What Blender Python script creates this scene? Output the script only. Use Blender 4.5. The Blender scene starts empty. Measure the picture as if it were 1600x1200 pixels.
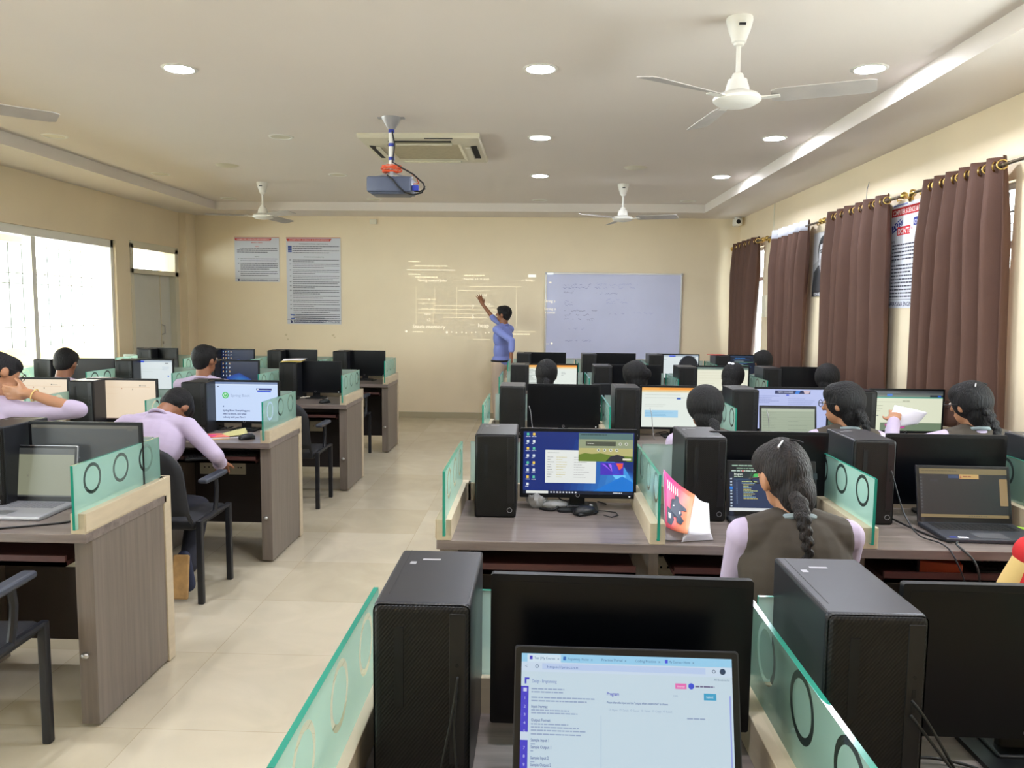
import bpy, bmesh, math, random
from mathutils import Vector, Matrix, Euler, Quaternion
random.seed(7)
PI = math.pi
SC = bpy.context.scene
COL = SC.collection
V = Vector

# ------------------------------------------------------------------ camera
H = 1.6
FPX = 1217.9; PITCH = .0960; YAW = -.03346; ROLL = .01049
fw = V((math.sin(YAW)*math.cos(PITCH), math.cos(YAW)*math.cos(PITCH), -math.sin(PITCH)))
rt = V((math.cos(YAW), -math.sin(YAW), 0)); dn = fw.cross(rt)
cr, sr = math.cos(ROLL), math.sin(ROLL)
cx = rt*cr - dn*sr; cy = rt*sr + dn*cr
cam = bpy.data.cameras.new('camera'); camo = bpy.data.objects.new('camera', cam); COL.objects.link(camo)
cam.sensor_fit = 'HORIZONTAL'; cam.sensor_width = 36; cam.lens = 36*FPX/1600; cam.clip_start = .05; cam.clip_end = 200
M3 = Matrix((cx, -cy, -fw)).transposed()
camo.matrix_world = Matrix.Translation((0, 0, H)) @ M3.to_4x4()
SC.camera = camo
# ------------------------------------------------------------------ world, exposure
vs = SC.view_settings; vs.view_transform = 'Standard'; vs.look = 'None'; vs.gamma = 1; vs.use_curve_mapping = False
vs.exposure = 1.88
W = bpy.data.worlds.new('daylight'); SC.world = W; W.use_nodes = True
bgn = W.node_tree.nodes['Background']; bgn.inputs[0].default_value = (.90, .96, 1.0, 1); bgn.inputs[1].default_value = 5.2
LAMP = 100.0         # strength of a lit ceiling downlight
SCREEN = .255       # strength of the screens
def portal(loc, rot, sx, sy):
    l = bpy.data.lights.new('window_portal', 'AREA'); l.shape = 'RECTANGLE'; l.size = sx; l.size_y = sy
    l.cycles.is_portal = True
    o = bpy.data.objects.new('window_portal', l); COL.objects.link(o); o.location = loc; o.rotation_euler = rot

# ------------------------------------------------------------------ helpers
def lin(c):
    return tuple(((x/255)/12.92 if x/255 <= .04045 else ((x/255+.055)/1.055)**2.4) for x in c)
def nodemat(name):
    m = bpy.data.materials.new(name); m.use_nodes = True
    return m, m.node_tree, m.node_tree.nodes['Principled BSDF']
def mat(name, c, rough=.5, metal=0, bump=0, bscale=60, noise=0, nscale=4, spec=None, coat=0, stretch=None):
    m, nt, b = nodemat(name); L = nt.links.new
    col = lin(c)+(1,)
    b.inputs['Base Color'].default_value = col; b.inputs['Roughness'].default_value = rough; b.inputs['Metallic'].default_value = metal
    if spec is not None: b.inputs['Specular IOR Level'].default_value = spec
    if coat: b.inputs['Coat Weight'].default_value = coat; b.inputs['Coat Roughness'].default_value = .15
    tc = nt.nodes.new('ShaderNodeTexCoord'); mp = nt.nodes.new('ShaderNodeMapping'); L(tc.outputs['Object'], mp.inputs[0])
    if stretch: mp.inputs['Scale'].default_value = stretch
    if noise:
        n = nt.nodes.new('ShaderNodeTexNoise'); n.inputs['Scale'].default_value = nscale; n.inputs['Detail'].default_value = 5; L(mp.outputs[0], n.inputs[0])
        mr = nt.nodes.new('ShaderNodeMapRange'); mr.inputs[1].default_value = .3; mr.inputs[2].default_value = .7; mr.inputs[3].default_value = 1-noise; mr.inputs[4].default_value = 1+noise
        L(n.outputs[0], mr.inputs[0])
        mx = nt.nodes.new('ShaderNodeVectorMath'); mx.operation = 'SCALE'; mx.inputs[0].default_value = col[:3]; L(mr.outputs[0], mx.inputs['Scale']); L(mx.outputs[0], b.inputs['Base Color'])
    if bump:
        n2 = nt.nodes.new('ShaderNodeTexNoise'); n2.inputs['Scale'].default_value = bscale; n2.inputs['Detail'].default_value = 3; L(mp.outputs[0], n2.inputs[0])
        bp = nt.nodes.new('ShaderNodeBump'); bp.inputs['Strength'].default_value = bump; bp.inputs['Distance'].default_value = .01; L(n2.outputs[0], bp.inputs['Height']); L(bp.outputs[0], b.inputs['Normal'])
    return m

class MB:
    def __init__(s): s.v = []; s.f = []; s.m = []; s.c = None
    def add(s, vs, fs, mi=0, T=None):
        o = len(s.v)
        for p in vs:
            p = V(p); s.v.append(tuple(T @ p if T else p))
        for f in fs: s.f.append(tuple(o+i for i in f)); s.m.append(mi)
        return s
    def box(s, a, b, mi=0, T=None):
        x0, y0, z0 = a; x1, y1, z1 = b
        vs = [(x0,y0,z0),(x1,y0,z0),(x1,y1,z0),(x0,y1,z0),(x0,y0,z1),(x1,y0,z1),(x1,y1,z1),(x0,y1,z1)]
        return s.add(vs, [(0,3,2,1),(4,5,6,7),(0,1,5,4),(1,2,6,5),(2,3,7,6),(3,0,4,7)], mi, T)
    def rbox(s, a, b, r, mi=0, T=None, seg=3, axis=None):
        bm = bmesh.new(); x0,y0,z0 = a; x1,y1,z1 = b
        bmesh.ops.create_cube(bm, size=1, matrix=Matrix.Translation(((x0+x1)/2,(y0+y1)/2,(z0+z1)/2)) @ Matrix.Diagonal((x1-x0,y1-y0,z1-z0,1)))
        es = list(bm.edges)
        if axis is not None: es = [e for e in es if abs((e.verts[0].co-e.verts[1].co).normalized()[axis]) > .9]
        bmesh.ops.bevel(bm, geom=es, offset=r, segments=seg, affect='EDGES', profile=.5)
        bm.verts.index_update(); s.add([v.co[:] for v in bm.verts], [[v.index for v in f.verts] for f in bm.faces], mi, T); bm.free(); return s
    def cyl(s, p0, p1, r0, r1=None, n=20, mi=0, cap=True, T=None):
        p0 = V(p0); p1 = V(p1); r1 = r0 if r1 is None else r1
        q = (p1-p0).to_track_quat('Z', 'Y'); vs = []
        for p, r in ((p0, r0), (p1, r1)):
            for i in range(n):
                a = 2*PI*i/n; vs.append(tuple(p + q @ V((r*math.cos(a), r*math.sin(a), 0))))
        fs = [(i, (i+1) % n, n+(i+1) % n, n+i) for i in range(n)]
        if cap: fs += [tuple(range(n))[::-1], tuple(range(n, 2*n))]
        return s.add(vs, fs, mi, T)
    def tube(s, pts, r, n=8, mi=0, T=None, closed=False):
        pts = [V(p) for p in pts]; vs = []; m = len(pts); up = None
        for i, p in enumerate(pts):
            d = (pts[(i+1) % m] - pts[i-1]) if closed else (pts[min(i+1, m-1)] - pts[max(i-1, 0)])
            d.normalize()
            if up is None: up = d.orthogonal().normalized()
            else:
                up = up - d*up.dot(d)
                up = up.normalized() if up.length > 1e-6 else d.orthogonal().normalized()
            sd = d.cross(up)
            rr = r[i] if isinstance(r, (list, tuple)) else r
            for k in range(n):
                a = 2*PI*k/n; vs.append(tuple(p + up*rr*math.cos(a) + sd*rr*math.sin(a)))
        fs = []
        for i in range(m if closed else m-1):
            j = (i+1) % m
            for k in range(n): fs.append((i*n+k, i*n+(k+1) % n, j*n+(k+1) % n, j*n+k))
        if not closed: fs += [tuple(range(n))[::-1], tuple(range((m-1)*n, m*n))]
        return s.add(vs, fs, mi, T)
    def lathe(s, prof, n=28, mi=0, T=None):
        vs = []; k = len(prof)
        for i in range(n):
            a = 2*PI*i/n
            for r, z in prof: vs.append((r*math.cos(a), r*math.sin(a), z))
        fs = []
        for i in range(n):
            j = (i+1) % n
            for q in range(k-1): fs.append((i*k+q, j*k+q, j*k+q+1, i*k+q+1))
        return s.add(vs, fs, mi, T)
    def ell(s, c, r, R=None, n=16, m=10, mi=0, T=None):
        c = V(c); vs = [V((0,0,-1))]
        for i in range(1, m):
            t = -PI/2 + PI*i/m
            for k in range(n): a = 2*PI*k/n; vs.append(V((math.cos(t)*math.cos(a), math.cos(t)*math.sin(a), math.sin(t))))
        vs.append(V((0,0,1))); fs = []
        for k in range(n): fs.append((0, 1+(k+1) % n, 1+k))
        for i in range(m-2):
            for k in range(n): a = 1+i*n; fs.append((a+k, a+(k+1) % n, a+n+(k+1) % n, a+n+k))
        e = len(vs)-1
        for k in range(n): fs.append((e-n+k, e-n+(k+1) % n, e))
        out = []
        for v in vs:
            p = V((v.x*r[0], v.y*r[1], v.z*r[2]))
            if R: p = R @ p
            out.append(tuple(c+p))
        return s.add(out, fs, mi, T)
    def cap(s, a, b, ra, rb, n=14, T=None, mi=0, flat=1.0):
        # tapered capsule
        a = V(a); b = V(b); d = b-a
        q = d.to_track_quat('Z', 'Y') if d.length > 1e-6 else Quaternion()
        L = d.length; vs = []; rings = []
        for t in (-80, -55, -28, 0): rings.append((ra*math.cos(math.radians(t)), ra*math.sin(math.radians(t))))
        for t in (0, 28, 55, 80): rings.append((rb*math.cos(math.radians(t)), L+rb*math.sin(math.radians(t))))
        for r, z in rings:
            for k in range(n): an = 2*PI*k/n; vs.append(tuple(a + q @ V((r*math.cos(an), r*math.sin(an)*flat, z))))
        m = len(rings); fs = [(i*n+k, i*n+(k+1) % n, (i+1)*n+(k+1) % n, (i+1)*n+k) for i in range(m-1) for k in range(n)]
        fs += [tuple(range(n))[::-1], tuple(range((m-1)*n, m*n))]
        return s.add(vs, fs, mi, T)
    def mesh(s, name, mats, smooth=False, bevel=0):
        me = bpy.data.meshes.new(name); me.from_pydata(s.v, [], s.f)
        for m in mats: me.materials.append(m)
        me.polygons.foreach_set('material_index', s.m)
        if smooth: me.polygons.foreach_set('use_smooth', [True]*len(me.polygons))
        if smooth == 'auto': pass
        if s.c:
            at = me.color_attributes.new('Col', 'FLOAT_COLOR', 'CORNER'); buf = []
            for f, c in zip(s.f, s.c):
                for _ in f: buf += [c[0], c[1], c[2], 1]
            at.data.foreach_set('color', buf)
        me.update(); return me

def obj(name, mb, mats, parent=None, loc=(0,0,0), rot=None, smooth=False, bevel=0, sharp=None):
    if not isinstance(mats, (list, tuple)): mats = [mats]
    me = mb if isinstance(mb, bpy.types.Mesh) else mb.mesh(name, mats, smooth)
    if smooth and sharp is not False:
        try: me.set_sharp_from_angle(angle=math.radians(sharp or 40))
        except Exception: pass
    o = bpy.data.objects.new(name, me); COL.objects.link(o); o.location = loc
    if rot: o.rotation_euler = rot
    if parent: o.parent = parent
    if bevel:
        b = o.modifiers.new('bevel', 'BEVEL'); b.width = bevel; b.segments = 2; b.limit_method = 'ANGLE'
    return o
def tag(o, label=None, cat=None, group=None, kind=None):
    if label: o['label'] = label
    if cat: o['category'] = cat
    if group: o['group'] = group
    if kind: o['kind'] = kind
    return o
def thing(name, label, cat, loc=(0,0,0), rz=0, group=None):
    o = bpy.data.objects.new(name, None); COL.objects.link(o); o.location = loc; o.rotation_euler = (0,0,rz); o.empty_display_size = .05
    return tag(o, label, cat, group)
KIDS = {}
def dup(root, loc, rz=None, label=None, skip=()):
    def cp(o, par):
        c = o.copy(); COL.objects.link(c)
        if par: c.parent = par
        for ch in o.children:
            if ch.name.split('.')[0] not in skip: cp(ch, c)
        return c
    r = cp(root, None); r.location = loc
    if rz is not None: r.rotation_euler = (0,0,rz)
    if label: r['label'] = label
    return r
def struct(name, mb, mats, **k):
    o = obj(name, mb, mats, **k)
    if not k.get('parent'): o['kind'] = 'structure'
    return o

# ------------------------------------------------------------------ materials
M_wall = mat('cream_paint', (236,220,190), .75, noise=.035, nscale=1.3, bump=.04, bscale=40)
M_ceil = mat('white_ceiling_paint', (230,222,214), .8, noise=.02, nscale=.8)
M_white = mat('white_enamel', (236,234,226), .35)
M_beech = mat('beech_laminate', (196,180,152), .45, noise=.06, nscale=10, stretch=(1,1,4))
M_black = mat('black_plastic', (15,16,19), .42)
M_blackm = mat('black_matte', (16,16,18), .6)
M_case = mat('dark_grey_steel', (42,43,48), .36, metal=.35, noise=.03, nscale=30)
M_steel = mat('brushed_metal', (190,190,190), .3, metal=1)
M_brass = mat('brass', (205,175,105), .25, metal=1)
M_alu = mat('aluminium', (200,200,198), .35, metal=.8)
M_ivory = mat('ivory_plastic', (226,220,198), .4)
M_acw = mat('aged_white_plastic', (214,208,186), .4)
M_dark = mat('dark_gap', (12,12,12), .8)
M_rubber = mat('cable_black', (14,14,15), .45)
M_silver = mat('silver_plastic', (168,168,172), .35, metal=.3)
M_tray = mat('mahogany_laminate', (70,38,34), .5, noise=.1, nscale=8)
M_curt = mat('brown_curtain_cloth', (86,57,44), .7, bump=.15, bscale=300, noise=.05, nscale=6)
M_shirt = mat('lilac_cotton', (180,165,188), .8, bump=.5, bscale=9, noise=.03, nscale=12)
M_blue = mat('blue_cotton', (128,140,205), .8, bump=.5, bscale=9, noise=.05, nscale=60, stretch=(1,1,.1))
M_vest = mat('olive_brown_wool', (64,56,46), .85, bump=.35, bscale=10)
M_trous = mat('dark_trouser_cloth', (34,34,44), .85, bump=.2, bscale=14)
M_beige = mat('beige_trouser_cloth', (196,178,160), .85, bump=.2, bscale=14)
M_skin = mat('brown_skin', (142,94,66), .55, noise=.05, nscale=30)
M_skin2 = mat('light_brown_skin', (168,118,84), .55, noise=.05, nscale=30)
M_hair = mat('black_hair', (14,12,13), .6, spec=.3, noise=.6, nscale=22, bump=1, bscale=60, stretch=(3,3,.35))
M_hair2 = mat('dark_brown_hair', (27,20,18), .55, spec=.35, noise=.6, nscale=22, bump=1, bscale=60, stretch=(3,3,.35))
M_red = mat('red_cloth', (196,30,34), .8, bump=.3, bscale=12)
M_yel = mat('gold_cloth', (222,190,120), .8, bump=.3, bscale=12)
M_shoe = mat('blue_shoe_canvas', (38,44,70), .7)
M_sole = mat('tan_rubber_sole', (190,150,96), .7, noise=.2, nscale=20)
M_eye = mat('eye_white', (230,225,215), .3); M_iris = mat('eye_dark', (25,15,10), .2); M_lip = mat('lip', (120,62,54), .5)
M_teal = mat('grey_green_collar', (128,140,142), .8)
M_paper = mat('white_paper', (238,236,244), .7)
M_bag = mat('clear_plastic_film', (210,210,208), .25, bump=.8, bscale=60)
M_bag.node_tree.nodes['Principled BSDF'].inputs['Alpha'].default_value = .45
M_orange = mat('orange_cable', (224,88,44), .5)
M_bluep = mat('blue_plug', (40,60,170), .4)
M_board = mat('whiteboard_enamel', (200,204,232), .3, noise=.035, nscale=2)

def laminate(name, c1, c2, sc, rough, axis):
    m, nt, b = nodemat(name); L = nt.links.new
    tc = nt.nodes.new('ShaderNodeTexCoord'); mp = nt.nodes.new('ShaderNodeMapping'); L(tc.outputs['Object'], mp.inputs[0]); mp.inputs['Scale'].default_value = sc
    n = nt.nodes.new('ShaderNodeTexNoise'); n.inputs['Scale'].default_value = 1; n.inputs['Detail'].default_value = 6; n.inputs['Roughness'].default_value = .65; L(mp.outputs[0], n.inputs[0])
    r = nt.nodes.new('ShaderNodeValToRGB'); r.color_ramp.elements[0].position = .33; r.color_ramp.elements[1].position = .68
    r.color_ramp.elements[0].color = lin(c1)+(1,); r.color_ramp.elements[1].color = lin(c2)+(1,)
    L(n.outputs[0], r.inputs[0]); L(r.outputs[0], b.inputs['Base Color']); b.inputs['Roughness'].default_value = rough
    return m
M_top = laminate('grey_oak_worktop', (104,93,88), (138,126,119), (1.5, 26, 26), .3, 0)
M_side = laminate('grey_oak_panel', (108,98,89), (126,115,105), (40, 40, 1.6), .42, 2)

def floor_mat():
    m, nt, b = nodemat('polished_floor_tiles'); L = nt.links.new
    tc = nt.nodes.new('ShaderNodeTexCoord'); mp = nt.nodes.new('ShaderNodeMapping'); L(tc.outputs['Object'], mp.inputs[0])
    mp.inputs['Location'].default_value = (1.48, -2.77, 0)
    br = nt.nodes.new('ShaderNodeTexBrick'); L(mp.outputs[0], br.inputs[0]); br.offset = 0
    br.inputs['Scale'].default_value = 1; br.inputs['Mortar Size'].default_value = .0016; br.inputs['Brick Width'].default_value = .62; br.inputs['Row Height'].default_value = .655; br.inputs['Mortar Smooth'].default_value = 0; br.inputs['Bias'].default_value = 0
    br.inputs['Color1'].default_value = lin((200,189,166))+(1,); br.inputs['Color2'].default_value = lin((188,176,150))+(1,); br.inputs['Mortar'].default_value = lin((176,162,136))+(1,)
    n = nt.nodes.new('ShaderNodeTexNoise'); n.inputs['Scale'].default_value = 2.6; n.inputs['Detail'].default_value = 7; n.inputs['Distortion'].default_value = 1.4; L(tc.outputs['Object'], n.inputs[0])
    mr = nt.nodes.new('ShaderNodeMapRange'); mr.inputs[1].default_value = .35; mr.inputs[2].default_value = .7; mr.inputs[3].default_value = .93; mr.inputs[4].default_value = 1.05; L(n.outputs[0], mr.inputs[0])
    mx = nt.nodes.new('ShaderNodeVectorMath'); mx.operation = 'SCALE'; L(br.outputs[0], mx.inputs[0]); L(mr.outputs[0], mx.inputs['Scale']); L(mx.outputs[0], b.inputs['Base Color'])
    b.inputs['Roughness'].default_value = .19; b.inputs['Specular IOR Level'].default_value = .5
    return m
M_floor = floor_mat()

def carbon():
    m, nt, b = nodemat('carbon_weave_front'); L = nt.links.new
    tc = nt.nodes.new('ShaderNodeTexCoord'); mp = nt.nodes.new('ShaderNodeMapping'); L(tc.outputs['Object'], mp.inputs[0]); mp.inputs['Rotation'].default_value = (0, math.radians(52), 0)
    w = nt.nodes.new('ShaderNodeTexWave'); w.wave_type = 'BANDS'; w.bands_direction = 'Z'; w.inputs['Scale'].default_value = 62; L(mp.outputs[0], w.inputs[0])
    r = nt.nodes.new('ShaderNodeValToRGB'); r.color_ramp.elements[0].color = lin((11,11,12))+(1,); r.color_ramp.elements[1].color = lin((33,32,30))+(1,)
    L(w.outputs[0], r.inputs[0]); L(r.outputs[0], b.inputs['Base Color']); b.inputs['Roughness'].default_value = .45; b.inputs['Specular IOR Level'].default_value = .3
    bp = nt.nodes.new('ShaderNodeBump'); bp.inputs['Strength'].default_value = .3; bp.inputs['Distance'].default_value = .001; L(w.outputs[0], bp.inputs['Height']); L(bp.outputs[0], b.inputs['Normal'])
    return m
M_carbon = carbon()

def frosted(name, rings, pale=False):
    m, nt, b = nodemat(name); L = nt.links.new; out = nt.nodes['Material Output']
    b.inputs['Base Color'].default_value = lin((146,184,172))+(1,); b.inputs['Roughness'].default_value = .22
    if pale: b.inputs['Base Color'].default_value = lin((206,216,210))+(1,)
    tr = nt.nodes.new('ShaderNodeBsdfTransparent'); tr.inputs[0].default_value = (.84,.93,.89,1)
    tl = nt.nodes.new('ShaderNodeBsdfTranslucent'); tl.inputs[0].default_value = lin((176,212,200))+(1,)
    m1 = nt.nodes.new('ShaderNodeMixShader'); m1.inputs[0].default_value = .45; L(b.outputs[0], m1.inputs[1]); L(tl.outputs[0], m1.inputs[2])
    m2 = nt.nodes.new('ShaderNodeMixShader'); L(m1.outputs[0], m2.inputs[1]); L(tr.outputs[0], m2.inputs[2]); m2.inputs[0].default_value = .18
    if rings:
        tc = nt.nodes.new('ShaderNodeTexCoord'); sep = nt.nodes.new('ShaderNodeSeparateXYZ'); L(tc.outputs['Object'], sep.inputs[0])
        def mth(op, a, c=None):
            n = nt.nodes.new('ShaderNodeMath'); n.operation = op
            for i, q in enumerate((a, c)):
                if q is None: continue
                if isinstance(q, (int, float)): n.inputs[i].default_value = q
                else: L(q, n.inputs[i])
            return n.outputs[0]
        # repeat along y every .2, three rings between .0 and .6
        yy = mth('SUBTRACT', sep.outputs['Y'], .02); md = mth('SUBTRACT', mth('MODULO', yy, .2), .1)
        zz = mth('SUBTRACT', sep.outputs['Z'], .168)
        d = mth('SQRT', mth('ADD', mth('MULTIPLY', md, md), mth('MULTIPLY', zz, zz)))
        ring = mth('MULTIPLY', mth('LESS_THAN', d, .0585), mth('GREATER_THAN', d, .0455))
        ring = mth('MULTIPLY', ring, mth('MULTIPLY', mth('GREATER_THAN', yy, 0), mth('LESS_THAN', yy, .6)))
        L(mth('ADD', mth('MULTIPLY', ring, .76), .18), m2.inputs[0])
    L(m2.outputs[0], out.inputs[0])
    return m
M_frost = frosted('frosted_glass_with_clear_rings', True)
M_frost0 = frosted('frosted_glass', False, True)
M_gedge = mat('green_glass_edge', (38,140,118), .15)
def clear():
    m, nt, b = nodemat('clear_glass'); L = nt.links.new
    tr = nt.nodes.new('ShaderNodeBsdfTransparent'); tr.inputs[0].default_value = (.95,.97,.95,1)
    gl = nt.nodes.new('ShaderNodeBsdfGlossy'); gl.inputs['Roughness'].default_value = .03
    mx = nt.nodes.new('ShaderNodeMixShader'); mx.inputs[0].default_value = .05; L(tr.outputs[0], mx.inputs[1]); L(gl.outputs[0], mx.inputs[2])
    L(mx.outputs[0], nt.nodes['Material Output'].inputs[0]); return m
M_glass = clear()
def emis(name, c, s):
    m, nt, b = nodemat(name); b.inputs['Base Color'].default_value = (0,0,0,1) if s > 5 else lin(c)+(1,)
    b.inputs['Emission Color'].default_value = lin(c)+(1,); b.inputs['Emission Strength'].default_value = s; return m
M_lamp = emis('downlight_lit', (236,241,255), LAMP)
M_led = emis('tiny_white_led', (240,250,255), 1.2)
def attrmat(name, emit, rough=.5):
    m, nt, b = nodemat(name); a = nt.nodes.new('ShaderNodeVertexColor'); a.layer_name = 'Col'; b.inputs['Roughness'].default_value = rough
    if emit:
        b.inputs['Base Color'].default_value = (.01,.01,.012,1); nt.links.new(a.outputs[0], b.inputs['Emission Color']); b.inputs['Emission Strength'].default_value = emit
    else: nt.links.new(a.outputs[0], b.inputs['Base Color'])
    return m
M_scr = attrmat('lit_screen', SCREEN, .35)
M_off = mat('screen_off_glass', (7,9,14), .28, spec=.3)
M_print = attrmat('printed_sheet', 0, .6)
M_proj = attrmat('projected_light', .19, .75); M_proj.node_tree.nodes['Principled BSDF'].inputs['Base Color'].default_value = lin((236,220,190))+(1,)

# ------------------------------------------------------------------ flat printed or lit pictures, drawn in millimetres, y down from the top
GLY = {}
def glyphs(s, bold):
    k = (s, bold)
    if k not in GLY:
        cu = bpy.data.curves.new('t', 'FONT'); cu.body = s; cu.size = 1; cu.resolution_u = 2; cu.offset = .02 if bold else 0
        o = bpy.data.objects.new('t', cu); COL.objects.link(o)
        bpy.context.view_layer.update()
        me = bpy.data.meshes.new_from_object(o.evaluated_get(bpy.context.evaluated_depsgraph_get()))
        vs = [(v.co.x, v.co.y) for v in me.vertices]; fs = [tuple(p.vertices) for p in me.polygons]
        bpy.data.objects.remove(o); bpy.data.meshes.remove(me); bpy.data.curves.remove(cu)
        GLY[k] = (vs, fs, max([x for x, y in vs], default=0))
    return GLY[k]
class Pic:
    def __init__(s, w, h, bg, back=True):
        s.w, s.h = w, h; s.mb = MB(); s.mb.c = []; s.k = 0
        if back: s.rect(0, 0, w, h, bg)
    def _z(s): s.k += 1; return -.00012*s.k if s.k < 6 else -.0006 - .00001*(s.k-5)
    def _add(s, pts, faces, c, y=None):
        y = s._z() if y is None else y
        s.mb.add([((px - s.w/2)/1000, y, (s.h - py)/1000) for px, py in pts], faces); s.mb.c += [lin(c)]*len(faces)
    def rect(s, x, y, w, h, c, yy=None): s._add([(x,y+h),(x+w,y+h),(x+w,y),(x,y)], [(0,1,2,3)], c, yy)
    def poly(s, pts, c): s._add(pts[::-1], [tuple(range(len(pts)))], c)
    def disc(s, x, y, r, c, r2=None, n=18, ry=None):
        ry = ry or r
        s._add([(x+r*math.cos(-2*PI*i/n), y+ry*math.sin(-2*PI*i/n)) for i in range(n)], [tuple(range(n))], c)
    def ring(s, x, y, r, w, c, n=24):
        P = [(x+q*math.cos(-2*PI*i/n), y+q*math.sin(-2*PI*i/n)) for q in (r, r-w) for i in range(n)]
        s._add(P, [(i, (i+1) % n, n+(i+1) % n, n+i) for i in range(n)], c)
    def text(s, t, x, y, size, c, bold=False, width=None, align='L', slope=0):
        vs, fs, wd = glyphs(t, bold); sx = size if not width else width/max(wd, 1e-3)
        ox = x - (wd*sx if align == 'R' else wd*sx/2 if align == 'C' else 0)
        s._add([(ox+a*sx, y - b*size*1.0 + slope*a*sx) for a, b in vs], fs, c)
    def dashes(s, x, y, w, n, dy, h, c, fill=.9, seed=1, justify=False, indent=0):
        rg = random.Random(seed); P = []; F = []
        for i in range(n):
            xx = x + (indent if i == 0 else 0); end = x + w*(1 if (justify and i < n-1) else rg.uniform(.45, 1))
            while xx < end:
                l = rg.uniform(1.4, 5.2)*h
                l = min(l, end-xx)
                if l < .4*h: break
                k = len(P); yy = y+i*dy; P += [(xx,yy+h),(xx+l,yy+h),(xx+l,yy),(xx,yy)]; F.append((k,k+1,k+2,k+3)); xx += l + h*.55
        if P: s._add(P, F, c)
    def bars(s, L, c):
        P = []; F = []
        for x, y, w, h in L: k = len(P); P += [(x,y+h),(x+w,y+h),(x+w,y),(x,y)]; F.append((k,k+1,k+2,k+3))
        s._add(P, F, c)
    def flush(s, name, m, parent, loc=(0,0,0)):
        o = obj(name, s.mb, m, parent, loc); s.mb = MB(); s.mb.c = []; return o
    def make(s, name, m, parent=None, loc=(0,0,0), rot=None): return obj(name, s.mb, m, parent, loc, rot)

# ------------------------------------------------------------------ room shell
XL, XR, YB, YF = -5.09, 2.83, 11.28, -3.6
ZS, ZT = 2.9, 3.01      # soffit, tray
TX0, TX1, TY0, TY1 = -4.41, 2.19, -2.7, 10.62
def quadwall(name, axis, pos, u0, u1, z0, z1, holes, m, depth, sgn):
    """wall with rectangular holes and real thickness; axis 'x' = wall at X=pos running along Y"""
    us = sorted({u0, u1} | {h[0] for h in holes} | {h[1] for h in holes}); zs = sorted({z0, z1} | {h[2] for h in holes} | {h[3] for h in holes})
    mb = MB(); P = pos; Q = pos + sgn*depth
    for i in range(len(us)-1):
        for j in range(len(zs)-1):
            a, b, c, d = us[i], us[i+1], zs[j], zs[j+1]
            if any(h[0] <= (a+b)/2 <= h[1] and h[2] <= (c+d)/2 <= h[3] for h in holes): continue
            if axis == 'x': mb.box((min(P,Q), a, c), (max(P,Q), b, d))
            else: mb.box((a, min(P,Q), c), (b, max(P,Q), d))
    return struct(name, mb, m)
WINL = [(4.6, 9.3, .62, 2.37), (-2.4, 3.6, .62, 2.37)]
DOORL = (9.62, 10.9, 0, 2.37)
WINR = [(10.06, 11.0, .93, 2.43), (8.46, 9.2, .93, 2.40), (6.72, 7.5, .93, 2.40), (4.84, 5.75, .93, 2.40), (2.2, 3.9, .93, 2.4)]
struct('floor', MB().box((XL-.2, YF-.2, -.1), (XR+.2, YB+.2, 0)), M_floor)
quadwall('wall_left', 'x', XL, YF, YB, 0, 3.1, WINL+[DOORL], M_wall, .2, -1)
quadwall('wall_right', 'x', XR, YF, YB, 0, 3.1, WINR, M_wall, .2, 1)
quadwall('wall_back', 'y', YB, XL-.2, XR+.2, 0, 3.1, [], M_wall, .2, 1)
quadwall('wall_front', 'y', YF, XL-.2, XR+.2, 0, 3.1, [], M_wall, .2, -1)
mb = MB()
mb.box((XL, YF, ZS), (TX0, YB, ZT+.1)); mb.box((TX1, YF, ZS), (XR, YB, ZT+.1)); mb.box((TX0, TY1, ZS), (TX1, YB, ZT+.1)); mb.box((TX0, YF, ZS), (TX1, TY0, ZT+.1))
mb.box((TX0, TY0, ZT), (TX1, TY1, ZT+.1))
struct('ceiling', mb, M_ceil)
M_skirt = mat('skirting_tile', (178,168,140), .4)
struct('baseboard_back', MB().box((XL+.02, YB-.012, 0), (XR-.02, YB, .085)), M_skirt)
struct('baseboard_left', MB().box((XL, YF, 0), (XL+.012, 9.5, .085)), M_skirt)
struct('baseboard_right', MB().box((XR-.012, YF, 0), (XR, YB, .085)), M_skirt)
# thin painted cable conduit on the right wall, by the far windows
struct('trim_1', MB().box((XR-.012, 9.66, .9), (XR, 9.68, ZS)), M_ivory)
# column in the far left corner
struct('trim_2', MB().box((XL, 10.98, 0), (XL+.10, YB, ZS)), M_wall)

# left sliding window
def sliding(idx, y0, y1, z0, z1, muls):
    fr = MB(); x0, x1 = XL-.16, XL-.03
    fr.box((x0, y0, z1-.09), (x1, y1, z1)); fr.box((x0, y0, z0), (x1, y1, z0+.06)); fr.box((x0, y0, z0), (x1, y0+.06, z1)); fr.box((x0, y1-.06, z0), (x1, y1, z1))
    f = struct('window_%d' % idx, fr, M_white, bevel=.004)
    for m in muls:
        obj('mullion', MB().box((x0+.02, m-.035, z0+.06), (x1-.02, m+.035, z1-.09)), M_white, f)
    ms = [y0+.06]+muls+[y1-.06]
    for a, b in zip(ms, ms[1:]): obj('pane', MB().box((x0+.06, a, z0+.06), (x0+.064, b, z1-.09)), M_glass, f)
    return f
sliding(1, *WINL[0], [7.84, 6.3]); sliding(2, *WINL[1], [.6])  # the second window is unseen, added to let in daylight
portal((XL-.22, 6.95, 1.5), (0, -PI/2, 0), 1.7, 4.6); portal((XL-.22, .6, 1.5), (0, -PI/2, 0), 1.7, 5.9)
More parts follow.
